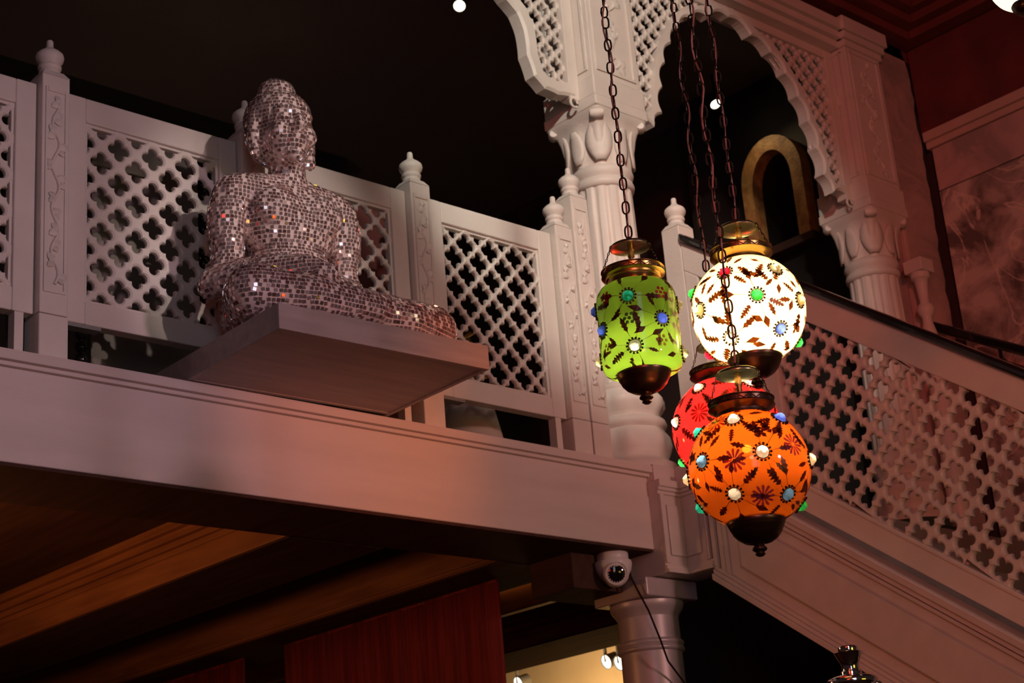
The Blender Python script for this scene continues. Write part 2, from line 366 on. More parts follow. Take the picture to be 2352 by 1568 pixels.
# corner pilaster, folded round the inner corner
cp = thing('corner_pilaster', None, None, (5.2, 4.55, 2.64), kind='structure'); cp['label'] = 'panelled corner pilaster between beam and stair'
obj('pilaster_body', MB().box(5.072, 5.33, 4.55, 4.98, 2.645, 3.03).box(5.205, 5.33, 4.415, 4.55, 2.645, 3.03), M['beam'], cp, bevel=0.003)
XS = 5.205
def a_strip(mb, x0, x1, z0, z1, y, p): mb.box(x0, x1, y-p, y, z0, z1)
def b_strip(mb, y0, y1, z0, z1, x, p): mb.box(x-p, x, y0, y1, z0, z1)
for (zz0, zz1, pr) in ((3.0, 3.03, 0.022), (2.985, 3.0, 0.014), (2.97, 2.985, 0.007), (2.675, 2.685, 0.008), (2.66, 2.675, 0.016), (2.645, 2.66, 0.024)):
    q = MB(); a_strip(q, 5.066, XS, zz0, zz1, 4.55, pr); b_strip(q, 4.40, 4.55-pr, zz0, zz1, XS, pr); obj('pilaster_moulding', q, M['beam'], cp, bevel=0.002)
q = MB(); a_strip(q, 5.072, 5.084, 2.685, 2.97, 4.55, 0.014); a_strip(q, 5.088, 5.098, 2.685, 2.97, 4.55, 0.009); obj('pilaster_moulding', q, M['beam'], cp, bevel=0.002)
q = MB(); b_strip(q, 4.415, 4.427, 2.685, 2.97, XS, 0.014); b_strip(q, 4.432, 4.442, 2.685, 2.97, XS, 0.009); obj('pilaster_moulding', q, M['beam'], cp, bevel=0.002)
q = MB(); a_strip(q, 5.112, XS, 2.72, 2.93, 4.55, 0.009); b_strip(q, 4.462, 4.541, 2.72, 2.93, XS, 0.009); obj('raised_panel', q, M['beam'], cp, bevel=0.006)

# staircase: stringer, mouldings, steps descending towards the hall
SL = 0.722
def zt(y): return 3.055-SL*(4.40-y)      # stringer top line
YE = 1.15
def slant(mb, y0, y1, d0, d1, x0, x1):
    """board between offsets d0<d1 below/above stringer top line"""
    return mb.hexa([(x0, y0, zt(y0)+d0), (x1, y0, zt(y0)+d0), (x1, y1, zt(y1)+d0), (x0, y1, zt(y1)+d0),
                    (x0, y0, zt(y0)+d1), (x1, y0, zt(y0)+d1), (x1, y1, zt(y1)+d1), (x0, y1, zt(y1)+d1)])
st = thing('staircase', None, None, (6.2, 2.8, 0), kind='structure'); st['label'] = 'broad staircase descending along the right wall'
obj('stringer', slant(MB(), YE, 4.40, -0.46, 0.0, XS, 5.30), M['beam'], st, bevel=0.003)
for d0, d1, p in ((-0.03, 0.0, 0.034), (-0.055, -0.03, 0.022), (-0.078, -0.06, 0.014), (-0.415, -0.398, 0.014), (-0.435, -0.415, 0.022), (-0.46, -0.435, 0.034)):
    obj('stringer_moulding', slant(MB(), YE, 4.40, d0, d1, XS-p, XS), M['beam'], st, bevel=0.002)
for yy, p in ((4.375, 0.020), (4.345, 0.013), (4.325, 0.008)):
    obj('stringer_moulding', slant(MB(), yy, yy+0.02, -0.40, -0.075, XS-p, XS), M['beam'], st, bevel=0.002)
obj('raised_panel', slant(MB(), YE, 4.26, -0.335, -0.135, XS-0.020, XS), M['beam'], st, bevel=0.006)
n = 15; step = 0.225
for i in range(n):
    y1 = 4.40-i*step; z1 = 3.05-i*step*SL
    me_step = None
    obj('step', MB().box(5.30, 7.55, y1-step, y1, z1-0.36, z1-step*SL*0.0-0.16), M['gray_board'], st)
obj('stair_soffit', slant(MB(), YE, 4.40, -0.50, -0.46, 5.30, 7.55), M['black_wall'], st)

# floor, ceilings, walls
struct('floor', MB().box(-6, 9, -7, 10, -0.1, 0.0), M['wood_dark'], 'dark hall floor')
struct('ceiling', MB().box(0.0, 7.9, 4.83, 9.2, 6.15, 6.25), M['ceil_dark'], 'dark brown upper ceiling above the balcony')
struct('wall_back', MB().box(0.0, 7.9, 9.0, 9.1, 3.05, 6.15), M['black_wall'], 'black back wall of the balcony')
struct('trim_3', MB().box(0.0, 6.2, 7.9, 9.0, 5.98, 6.15), M['black_wall'], 'black bulkhead under the upper ceiling')
# hall ceiling in maroon timber with stepped cornice and a coffer
b = MB().box(1.0, 7.8, 0.4, 4.66, 6.06, 6.16)
struct('wall_front_upper', MB().box(0.2, 7.7, 4.66, 4.83, 5.80, 6.16), M['maroon_ceiling'], 'maroon band above the arches')
hc = thing('hall_ceiling', None, None, (6.5, 3.5, 6.06), kind='structure'); hc['label'] = 'maroon timber hall ceiling with stepped cornice'
obj('ceiling_board', b, M['maroon_ceiling'], hc)
for (dz, p) in ((0.0, 0.30), (0.05, 0.24), (0.10, 0.18), (0.15, 0.11)):
    z1 = 6.06-dz
    obj('cornice_step', MB().box(3.6, 7.66, 4.66-p, 4.66, z1-0.05, z1).box(7.66-p, 7.66, 2.0, 4.66-p, z1-0.05, z1), M['maroon_ceiling'], hc, bevel=0.006)
q = MB()
cc = [(7.12, 4.30)]; pts = []
for k in range(9):
    a = PI/2*k/8; pts.append((6.97+0.15*math.sin(a), 3.95+0.15*math.cos(a)))
poly = [(3.6, 4.10)]+pts+[(7.12, 2.0), (7.0, 2.0)]+[(6.97+0.05*math.sin(PI/2*(8-k)/8), 3.95+0.05*math.cos(PI/2*(8-k)/8)) for k in range(9)]+[(3.6, 4.0)]
q.prism(poly, lambda u, v, w_: (u, v, w_), 6.0, 6.06)
obj('coffer_moulding', q, M['trim'], hc)

# right wall: stone below, trim, maroon panel above
WX = 7.68
wr = thing('wall_right', None, None, (WX, 4.0, 0), kind='structure'); wr['label'] = 'right wall clad in veined pink marble slabs'
obj('wall_core', MB().box(WX+0.02, WX+0.15, 0.6, 4.9, 0.0, 6.16), M['dark_wall'], wr)
def slab(y0, y1, z0, z1, mat, x=WX): return obj('marble_slab', MB().box(x-0.02, x+0.02, y0+0.003, y1-0.003, z0+0.003, z1-0.003), mat, wr, bevel=0.003)
for (y0, y1) in ((0.6, 2.2), (2.2, 3.55), (3.55, 4.60)):
    slab(y0, y1, 4.98, 5.235, M['marble_light']); slab(y0, y1, 3.6, 4.98, M['marble']); slab(y0, y1, 0.6, 3.6, M['marble'])
obj('maroon_panel', MB().box(WX-0.01, WX+0.02, 0.6, 4.65, 5.33, 6.06), M['maroon'], wr)
struct('trim_4', MB().box(WX-0.055, WX+0.02, 0.6, 4.62, 5.275, 5.33).box(WX-0.035, WX+0.02, 0.6, 4.62, 5.235, 5.275), M['trim'], 'pale rail along the top of the marble wall', bevel=0.004)
# marble pilaster beside the far column, ragged outer edge
pl = thing('marble_pilaster', None, None, (7.5, 4.7, 3.1), kind='structure'); pl['label'] = 'pale marble pilaster with a ragged edge in the corner'
rg = random.Random(3); poly = [(7.30, 3.1), (7.62, 3.1)]
z = 3.1
while z < 5.95:
    z += 0.06; poly.append((7.66+rg.uniform(-0.012, 0.012)-(max(0, z-5.75)*0.35), min(z, 5.98)))
poly += [(7.30, 5.98)]
obj('marble_slab', MB().prism(poly, lambda u, v, w_: (u, w_, v), 4.66, 4.80), M['marble_light'], pl)
obj('edge_moulding', MB().box(7.30, 7.33, 4.63, 4.66, 3.1, 5.95), M['trim'], pl, bevel=0.004)
# dark mural wall with gilded niche behind the arch
nw = thing('wall_niche', None, None, (7.66, 5.65, 3.05), kind='structure'); nw['label'] = 'dark wall with an arched niche behind the arch'
def arch_pts(hw, spring, top, zb, n=14):
    p = [(-hw, zb), (-hw, spring)]
    for k in range(1, n): a = PI-PI*k/n; p.append((hw*math.cos(a), spring+(top-spring)*math.sin(a)))
    return p+[(hw, spring), (hw, zb)]
YN = 5.63
out = arch_pts(0.225, 5.46, 5.72, 5.02); inn = arch_pts(0.145, 5.42, 5.63, 5.02)
q = MB(); N = len(out)
for wv in (7.57, 7.66):
    q.add([(wv, YN-u, v) for u, v in out]+[(wv, YN-u, v) for u, v in inn], [(i, i+1, N+i+1, N+i) for i in range(N-1)])
base = 0
q.add([(7.57, YN-u, v) for u, v in out]+[(7.66, YN-u, v) for u, v in out], [(i, i+1, N+i+1, N+i) for i in range(N-1)])
q.add([(7.57, YN-u, v) for u, v in inn]+[(7.66, YN-u, v) for u, v in inn], [(i, i+1, N+i+1, N+i) for i in range(N-1)])
obj('niche_surround', q, M['gold_stone'], nw)
obj('niche_recess', MB().prism(inn, lambda u, v, w_: (w_, YN-u, v), 7.96, 7.98), M['black_wall'], nw)
obj('niche_lining', MB().add([(7.66, YN-u, v) for u, v in inn]+[(7.98, YN-u, v) for u, v in inn], [(i, i+1, N+i+1, N+i) for i in range(N-1)]), M['black_wall'], nw)
obj('niche_sill', MB().box(7.54, 7.66, YN-0.26, YN+0.26, 4.97, 5.02), M['wood_dark'], nw, bevel=0.005)
obj('wall_board', MB().box(7.66, 7.70, 6.02, 9.0, 3.05, 6.15), M['dark_wall'], nw)
obj('black_pillar', MB().box(7.50, 7.66, 6.02, 6.20, 3.05, 6.15), M['black_wall'], nw)
obj('wall_board', MB().box(7.66, 7.70, 4.82, 5.47, 3.05, 6.15).box(7.66, 7.70, 5.79, 6.02, 3.05, 6.15).box(7.66, 7.70, 5.47, 5.79, 5.64, 6.15).box(7.66, 7.70, 5.47, 5.79, 3.05, 5.03), M['black_wall'], nw)

# under-balcony ceiling: coffers between downstand beams
struct('ceiling_lower', MB().box(-1.0, 7.6, 4.985, 10.0, 2.95, 2.97), M['wood_dark'], 'dark timber ceiling under the balcony')
def downstand(x0, x1, y1, label, mouldings):
    t = thing('ceiling_beam', None, None, (x0, 6.5, 2.745), kind='structure'); t['label'] = label
    obj('beam_body', MB().box(x0, x1, 4.985, y1, 2.745, 2.95), M['wood'], t, bevel=0.003)
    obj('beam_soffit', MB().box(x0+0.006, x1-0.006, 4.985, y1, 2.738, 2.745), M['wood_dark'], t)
    for (z0, z1, p) in mouldings:
        obj('beam_moulding', MB().box(x0-p, x0, 4.985, y1, z0, z1), M['wood'], t, bevel=0.004)
    return t
downstand(3.555, 4.0, 10.0, 'downstand timber ceiling beam with stepped crown moulding', ((2.835, 2.86, 0.012), (2.86, 2.885, 0.026), (2.885, 2.915, 0.045), (2.915, 2.95, 0.07)))
downstand(4.57, 4.98, 10.0, 'downstand timber ceiling beam that carries the red curtain', ((2.748, 2.762, 0.012), (2.765, 2.775, 0.006)))
downstand(6.05, 6.50, 10.0, 'farthest downstand timber ceiling beam near the lit wall', ((2.80, 2.83, 0.02), (2.83, 2.86, 0.04)))
struct('trim_5', MB().box(5.55, 5.60, 5.2, 10.0, 2.80, 2.95), M['wood'], 'timber batten under the balcony ceiling', bevel=0.005)
# lower lit wall, dark wall under the stair
struct('wall_lower_right', MB().box(7.38, 7.50, 5.9, 10.0, 0.0, 2.95), M['warm_plaster'], 'warm lit plaster wall under the balcony')
struct('wall_under_stair', MB().box(5.30, 7.5, 4.92, 5.0, 0.0, 2.95), M['black_wall'], 'black wall under the stair')
struct('wall_lower_back', MB().box(-1.0, 7.5, 9.9, 10.0, 0.0, 2.95), M['wood_dark'], 'dark wall far under the balcony')

# ================================================================== CARVED COLUMNS
def blend_square(a, k):
    return (1-k)+k*min(1.36, 1/max(abs(math.cos(a)), abs(math.sin(a))))
def make_column(cx, cy, label, faces):
    t = thing('carved_column', label, 'column', (cx, cy, ZL), group='carved stone columns', world=False)
    # lobed base
    def base_rf(r, z, a):
        if 0.05 < z < 0.20: return r*(1+0.05*math.cos(8*a)*math.sin(PI*(z-0.05)/0.15))
        if 0.24 < z < 0.36: return r*(1+0.07*abs(math.cos(5*a))*math.sin(PI*(z-0.24)/0.12))
        return r
    obj('base', MB().lathe([(0.19, 0), (0.19, 0.03), (0.165, 0.045), (0.155, 0.06), (0.165, 0.09), (0.172, 0.12), (0.168, 0.155), (0.15, 0.185), (0.158, 0.195), (0.166, 0.21), (0.160, 0.228), (0.138, 0.24), (0.142, 0.26), (0.158, 0.29), (0.158, 0.32), (0.142, 0.35), (0.136, 0.36), (0.142, 0.372), (0.136, 0.385)], 64, rf=base_rf), M['stone'], t, smooth=True, angle=60)
    obj('shaft', MB().lathe([(0.137, 0.385), (0.136, 0.40), (0.134, 0.7), (0.131, 1.0), (0.127, 1.27), (0.127, 1.30)], 112, rf=lambda r, z, a: r-(0.011*max(0, math.cos(14*a))**0.5 if 0.39 < z < 1.29 else 0)), M['stone'], t, smooth=True, angle=50)
    obj('neck_ring', MB().lathe([(0.128, 1.29), (0.138, 1.30), (0.141, 1.315), (0.136, 1.33), (0.128, 1.338), (0.136, 1.35), (0.142, 1.368), (0.138, 1.385), (0.128, 1.395)], 48), M['stone'], t, smooth=True, angle=60)
    def cap_rf(r, z, a):
        k = max(0, min(1, (z-1.44)/0.18)); return r*blend_square(a, k)+0.006*math.cos(8*a)*(1-k)
    obj('capital', MB().lathe([(0.128, 1.39), (0.132, 1.41), (0.138, 1.45), (0.139, 1.50), (0.137, 1.545), (0.140, 1.575), (0.150, 1.60), (0.162, 1.617), (0.166, 1.63), (0.158, 1.638)], 96, rf=cap_rf), M['stone'], t, smooth=True, angle=60)
    def lr(rr, u, s_): return rr-0.004+0.005*math.cos(PI/2*u)+0.016*s_**4
    for k in range(4):            # broad leaves and corner scrolls
        for (a0, hw, zt_, rr) in ((k*PI/2+PI/4, 0.42, 1.60, 0.146), (k*PI/2, 0.30, 1.56, 0.139)):
            q = MB(); rows = []
            for j in range(7):
                s_ = j/6; z = 1.405+(zt_-1.405)*s_; wd = hw*math.sin(PI*(0.12+0.78*s_))
                rows.append([( lr(rr, u, s_)*math.cos(a0+u*wd), lr(rr, u, s_)*math.sin(a0+u*wd), z) for u in (-1, -0.5, 0, 0.5, 1)])
            q.add([p for r_ in rows for p in r_], [(j*5+i, j*5+i+1, (j+1)*5+i+1, (j+1)*5+i) for j in range(6) for i in range(4)])
            o = obj('capital_leaf', q, M['stone'], t, smooth=True); sm = o.modifiers.new('thick', 'SOLIDIFY'); sm.thickness = 0.008
        a0 = k*PI/2+PI/4
        q = MB().tube([((0.196)*math.cos(a0)+0.03*s_*-math.sin(a0), 0.196*math.sin(a0)+0.03*s_*math.cos(a0), 1.606) for s_ in (-1, -0.4, 0.4, 1)], [0.016, 0.024, 0.024, 0.016], 10)
        obj('capital_scroll', q, M['stone'], t, smooth=True)
    obj('abacus', MB().box(-0.166, 0.166, -0.166, 0.166, 1.635, 1.685), M['stone'], t, bevel=0.006)
    pr = obj('pier', MB().box(-0.152, 0.152, -0.152, 0.152, 1.685, 2.62), M['stone'], t, bevel=0.005)
    obj('pier_foot', MB().box(-0.162, 0.162, -0.162, 0.162, 1.685, 1.79), M['stone'], pr, bevel=0.006)
    for (fn) in ((lambda u, v, w_: (u, -0.152-w_, v)), (lambda u, v, w_: (-0.152-w_, u, v))):
        q = MB()
        for (u0, u1, v0, v1) in ((-0.125, -0.112, 1.83, 2.54), (0.112, 0.125, 1.83, 2.54), (-0.125, 0.125, 1.82, 1.833), (-0.125, 0.125, 2.53, 2.545)):
            q.prism([(u0, v0), (u1, v0), (u1, v1), (u0, v1)], fn, -0.002, 0.007)
        obj('panel_border', q, M['stone'], pr)
        q = MB(); vine(q, fn, 0, 1.86, 2.51, 0.035, 0.007, 0.05, 5); obj('carved_vine', q, M['stone'], pr, smooth=True)
    for (z0, z1, p) in ((2.56, 2.60, 0.165), (2.60, 2.64, 0.18), (2.64, 2.72, 0.195)):
        obj('pier_cap', MB().box(-p, p, -p, p, z0, z1), M['stone'], t, bevel=0.005)
    return t
col = make_column(5.16, 4.755, 'carved fluted white column with tall pier behind the green lantern', None)
copy_tree(col, (7.14, 4.755, ZL), 'dim pink carved column beside the marble wall, above the stair handrail')

# ================================================================== CUSPED ARCHES
def scallop(ctrl, sag, sub=7):
    pts = []
    for (p, q) in zip(ctrl[:-1], ctrl[1:]):
        p, q = np.array(p), np.array(q); d = q-p; L = np.linalg.norm(d); nrm = np.array([-d[1], d[0]])/L
        for k in range(sub):
            s_ = k/sub; pts.append((tuple(p+d*s_+nrm*(sag*L*4*s_*(1-s_))), tuple(p+d*s_), tuple(nrm)))
    pts.append((tuple(ctrl[-1]), tuple(ctrl[-1]), pts[-1][2])); return pts
def inside(poly, x, y):
    c = False; n = len(poly); j = n-1
    for i in range(n):
        xi, yi = poly[i]; xj, yj = poly[j]
        if (yi > y) != (yj > y) and x < (xj-xi)*(y-yi)/(yj-yi)+xi: c = not c
        j = i
    return c
def arch_half(t, xc, side, ctrl, sag, y0, p=0.105, top=5.66, hw=0.835):
    """half arch from centre (u=0) to pier (u=hw); side=+1 right, -1 left"""
    fn = lambda u, v, w_: (xc+side*u, y0-w_, v)
    S = scallop(ctrl, sag)
    q = MB(); n = len(S); W = 0.062
    # smoothed outward normals
    nr = []
    for i in range(n):
        a = np.mean([np.array(S[min(max(i+k, 0), n-1)][2]) for k in range(-5, 6)], axis=0); nr.append(a/np.linalg.norm(a))
    inner = [s_[0] for s_ in S]; outer = [tuple(np.array(S[i][1])+nr[i]*W) for i in range(n)]
    mid = [tuple(np.array(inner[i])+nr[i]*0.012) for i in range(n)]
    V = []
    for (pl_, w_) in ((inner, -0.03), (inner, 0.026), (mid, 0.036), (outer, 0.036), (outer, -0.03)):
        V += [fn(u, v, w_) for u, v in pl_]
    Fc = [(j*n+i, j*n+i+1, ((j+1) % 5)*n+i+1, ((j+1) % 5)*n+i) for j in range(5) for i in range(n-1)]
    q.add(V, Fc); obj('cusped_rim', q, M['stone'], t)
    poly = [(-0.3, ctrl[-1][1]-0.5)]+[(-0.3, ctrl[0][1])]+[tuple(np.array(S[i][1])+nr[i]*0.045) for i in range(n)]+[(ctrl[-1][0], ctrl[-1][1]-0.5)]
    cells = []
    for i in range(0, 18):
        for j in range(0, 20):
            if (i+j) % 2: continue
            u = hw-0.06-i*p/2; v = top-0.035-j*p/2
            if u < 0.0 or v < 4.8: continue
            if not inside(poly, u, v): cells.append((u, v))
    q = MB(); lattice(q, cells, p, p, p*0.33, 0.014, fn, clamp=(0.0, hw-0.02, 4.8, top-0.0)); obj('pierced_lattice', q, M['stone'], t)
    f = MB().prism([(hw-0.065, ctrl[-1][1]-0.01), (hw-0.002, ctrl[-1][1]-0.01), (hw-0.002, top), (hw-0.065, top)], fn, -0.03, 0.03); obj('arch_stile', f, M['stone'], t, bevel=0.004)
    f = MB().prism([(0, top-0.05), (hw-0.065, top-0.05), (hw-0.065, top), (0, top)], fn, -0.03, 0.03); obj('arch_rail', f, M['stone'], t, bevel=0.004)
    f = MB().tube([fn(hw-0.045+0.022*math.cos(k), ctrl[-1][1]-0.03+0.022*math.sin(k), 0.03) for k in [i*0.5 for i in range(12)]], 0.006, 8); obj('curl', f, M['stone'], t, smooth=True)
C1 = [(0, 5.60), (0.155, 5.545), (0.30, 5.495), (0.40, 5.405), (0.475, 5.295), (0.535, 5.17), (0.575, 5.03), (0.60, 4.885), (0.665, 4.80), (0.80, 4.80)]
ar = thing('cusped_arch', 'cusped pierced stone arch spanning the two carved columns over the stair', 'arch', (6.15, 4.72, 4.8))
for sd in (1, -1): arch_half(ar, 6.15, sd, C1, 0.20, 4.72)
b = MB().box(5.31, 6.99, 4.63, 4.83, 5.66, 5.70); b.box(5.31, 6.99, 4.60, 4.83, 5.70, 5.74); b.box(5.31, 6.99, 4.575, 4.83, 5.74, 5.80)
obj('entablature', b, M['stone'], ar, bevel=0.005)
C2 = [(0, 5.60), (0.12, 5.50), (0.24, 5.37), (0.34, 5.24), (0.43, 5.17), (0.49, 5.125), (0.522, 5.05), (0.528, 4.93), (0.56, 4.835), (0.62, 4.79), (0.70, 4.785), (0.80, 4.80)]
al = thing('arch_bracket', 'bright cream pierced arch bracket on the left of the tall pier', 'arch', (4.95, 4.72, 4.79))
arch_half(al, 4.172, 1, C2, 0.03, 4.72)

# ================================================================== BALUSTRADE
def make_post(H, label, carved=True, name='balustrade_post'):
    t = thing(name, label, 'post', (0, 0, 0), group='balustrade posts', world=False); h = 0.05
    obj('base_block', MB().box(-h, h, -h, h, 0, 0.148), M['stone'], t, bevel=0.004)
    obj('shaft', MB().box(-h+0.001, h-0.001, -h+0.001, h-0.001, 0.15, H-0.012), M['stone'], t, bevel=0.004)
    s2 = 0.034
    obj('shoulder', MB().hexa([(-h, -h, H-0.012), (h, -h, H-0.012), (h, h, H-0.012), (-h, h, H-0.012), (-s2, -s2, H+0.012), (s2, -s2, H+0.012), (s2, s2, H+0.012), (-s2, s2, H+0.012)]), M['stone'], t, bevel=0.002)
    obj('finial', MB().lathe([(0.034, H+0.008), (0.036, H+0.018), (0.033, H+0.026), (0.038, H+0.032), (0.039, H+0.040), (0.034, H+0.046), (0.037, H+0.052), (0.044, H+0.062), (0.047, H+0.074), (0.044, H+0.086), (0.034, H+0.096), (0.020, H+0.105), (0.012, H+0.115), (0.0115, H+0.135), (0.009, H+0.14)], 28), M['stone'], t, smooth=True, angle=60)
    if carved:
        for fn in ((lambda u, v, w_: (u, -h-w_, v)),):
            q = MB()
            for (u0, u1, v0, v1) in ((-0.038, -0.031, 0.23, H-0.06), (0.031, 0.038, 0.23, H-0.06), (-0.038, 0.038, 0.22, 0.23), (-0.030, 0.030, H-0.075, H-0.06)):
                q.prism([(u0, v0), (u1, v0), (u1, v1), (u0, v1)], fn, -0.003, 0.0035)
            obj('panel_border', q, M['stone'], t)
            q = MB(); vine(q, fn, 0, 0.25, H-0.09, 0.013, 0.0055, 0.034, 2); obj('carved_vine', q, M['stone'], t, smooth=True)
    return t
PX = [1.655, 2.424, 3.193, 3.961, 4.729]
p0 = make_post(1.0, 'carved white balustrade post at far left, standing clear of the mosaic statue')
p0.location = (PX[1], 4.65, ZL)
copy_tree(p0, (PX[2], 4.65, ZL), 'carved balustrade post mostly hidden behind the head of the mosaic statue')
copy_tree(p0, (PX[3], 4.65, ZL), 'carved white balustrade post right of the mosaic statue, between two lattice panels')
copy_tree(p0, (PX[4], 4.65, ZL), 'shorter of the two paired carved posts beside the tall column')
p5 = make_post(1.16, 'taller of the two paired carved posts beside the tall column'); p5.location = (4.838, 4.65, ZL)
nw_ = make_post(1.05, 'plain white newel post at the head of the stair handrail', carved=False, name='newel_post'); nw_.location = (5.272, 4.452, ZL)

def make_panel(label, R):
    t = thing('lattice_panel', label, 'railing', (0, 0, 0), group='pierced lattice panels of the balcony', world=False)
    W = 0.660; z0, z1 = 0.15, 0.955; sw = 0.071; y0, y1 = -0.02, 0.03
    obj('stile', MB().box(-W/2, -W/2+sw, y0, y1, z0, z1), M['stone'], t, bevel=0.004)
    obj('stile', MB().box(W/2-sw, W/2, y0, y1, z0, z1), M['stone'], t, bevel=0.004)
    obj('top_rail', MB().box(-W/2+sw, W/2-sw, y0+0.001, y1, z1-0.088, z1), M['stone'], t, bevel=0.004)
    obj('bottom_rail', MB().box(-W/2+sw, W/2-sw, y0+0.001, y1, z0, z0+0.078), M['stone'], t, bevel=0.004)
    iu, v0, v1 = W/2-sw, z0+0.078, z1-0.088
    pu, pv = 2*iu/4, (v1-v0)/5
    q = MB()
    for (a, b_, c, d) in ((-iu, -iu+0.010, v0, v1), (iu-0.010, iu, v0, v1), (-iu, iu, v1-0.010, v1), (-iu, iu, v0, v0+0.010)):
        q.box(a, b_, y0+0.012, y1-0.012, c, d)
    obj('inner_bead', q, M['stone'], t)
    cells = [(-iu+i*pu/2, v0+j*pv/2) for i in range(9) for j in range(11) if (i+j) % 2 == 1]
    q = MB(); lattice(q, cells, pu, pv, R, 0.013, lambda u, v, w_: (u, 0.003-w_, v), clamp=(-iu-0.03, iu+0.03, v0-0.03, v1+0.03))
    o = obj('pierced_lattice', q, M['stone'], t)
    # metal clips under the bottom rail
    obj('bracket', MB().box(-W/2+0.01, -W/2+0.13, y0+0.005, y1-0.005, z0-0.012, z0), M['gray_metal'], t)
    obj('bracket', MB().box(W/2-0.06, W/2-0.03, y0+0.005, y1-0.005, z0-0.15, z0), M['stone'], t)
    return t
labs = ['pierced lattice panel cut by the left edge of the picture', 'pierced lattice panel between the far left post and the mosaic statue',
        'pierced lattice panel showing behind the right shoulder edge of the statue', 'pierced lattice panel beside the paired posts and tall column']
pa = make_panel(labs[0], 0.040); pa.location = ((PX[0]+PX[1])/2, 4.65, ZL)
copy_tree(pa, ((PX[1]+PX[2])/2, 4.65, ZL), labs[1])
pb = make_panel(labs[2], 0.0475); pb.location = ((PX[2]+PX[3])/2, 4.65, ZL)
copy_tree(pb, ((PX[3]+PX[4])/2, 4.65, ZL), labs[3])

# stair railing
sr = thing('stair_railing', 'sloping pierced stone railing with a black handrail above the stair', 'railing', (5.25, 3.0, 2.0))
def zr(y): return 4.05-SL*(4.366-y)       # handrail top line
x0, x1 = 5.222, 5.272
def sl(mb, ya, yb, d0, d1, xa=x0, xb=x1):
    return mb.hexa([(xa, ya, zr(ya)+d0), (xb, ya, zr(ya)+d0), (xb, yb, zr(yb)+d0), (xa, yb, zr(yb)+d0), (xa, ya, zr(ya)+d1), (xb, ya, zr(ya)+d1), (xb, yb, zr(yb)+d1), (xa, yb, zr(yb)+d1)])
YB = 1.3
obj('handrail', sl(MB(), YB, 4.40, -0.022, 0.022, 5.205, 5.290), M['black_rail'], sr, bevel=0.012)
obj('top_rail', sl(MB(), YB, 4.40, -0.150, -0.022), M['stone'], sr, bevel=0.004)
obj('bottom_rail', sl(MB(), YB, 4.40, -0.975, -0.86), M['stone'], sr, bevel=0.004)
obj('bottom_bead', sl(MB(), YB, 4.40, -0.875, -0.855, x0-0.006, x1), M['stone'], sr, bevel=0.004)
for (ya, yb) in ((4.33, 4.40), (3.985, 4.065), (2.45, 2.53)):
    obj('stile', sl(MB(), ya, yb, -0.86, -0.15), M['stone'], sr, bevel=0.004)
pz = 0.1265; q = MB(); cells = []
for i in range(0, 50):
    for j in range(-30, 30):
        if (i+j) % 2: continue
        y = 4.36-i*pz/2; z = 3.2+j*pz/2
        if y < YB or y > 4.33: continue
        d = z-zr(y)
        if -0.885 < d < -0.125: cells.append((y, z))
def fs_(u, v, w_):
    lo, hi = zr(u)-0.95, zr(u)-0.05
    return (5.247-w_, u, min(max(v, lo), hi))
lattice(q, cells, pz, pz, pz*0.325, 0.015, fs_)
obj('pierced_lattice', q, M['stone'], sr)
# bosses where the lattice strands cross
q = MB()
for (y, z) in cells:
    for (dy, dz) in ((pz/4, pz/4), (-pz/4, pz/4)):
        yy, zz = y+dy, z+dz
        if -0.85 < zz-zr(yy) < -0.16: q.ball((5.232, yy, zz), 0.012, 8, 5, (0.6, 1, 1))
o = obj('lattice_bosses', q, M['stone'], sr, smooth=True); o['kind'] = 'stuff'

# wall handrail and small turned baluster beside the far column
wh = thing('wall_handrail', 'black sloping handrail fixed along the marble wall', 'handrail', (7.5, 4.0, 3.8))
obj('rail', MB().hexa([(7.44, 1.6, 4.234-0.594*3.1-0.06), (7.50, 1.6, 4.234-0.594*3.1-0.06), (7.50, 4.70, 4.175), (7.44, 4.70, 4.175), (7.44, 1.6, 4.234-0.594*3.1), (7.50, 1.6, 4.234-0.594*3.1), (7.50, 4.70, 4.235), (7.44, 4.70, 4.235)]), M['black_rail'], wh, bevel=0.012)
for yy in (4.3, 3.4, 2.5):
    zz = 4.205-0.594*(4.70-yy)
    obj('bracket', MB().tube([(7.47, yy, zz-0.02), (7.47, yy, zz-0.07), (7.52, yy, zz-0.09), (7.665, yy, zz-0.09)], 0.010, 8), M['black_rail'], wh, smooth=True)
bl = thing('turned_baluster', 'small pale turned baluster between the far column and the wall handrail', 'baluster', (7.27, 4.56, ZL))
obj('turned_shaft', MB().lathe([(0.05, 0), (0.05, 0.7), (0.03, 0.72), (0.035, 0.76), (0.05, 0.86), (0.044, 0.95), (0.026, 1.03), (0.026, 1.06), (0.040, 1.08), (0.045, 1.10), (0.04, 1.12), (0.024, 1.14), (0.03, 1.22), (0.036, 1.26), (0.05, 1.27), (0.05, 1.30)], 24, c=(7.27, 4.56, ZL)), M['stone'], bl, smooth=True, angle=50)
obj('baluster_block', MB().box(7.215, 7.325, 4.505, 4.615, ZL+1.30, ZL+1.37), M['stone'], bl, bevel=0.004)

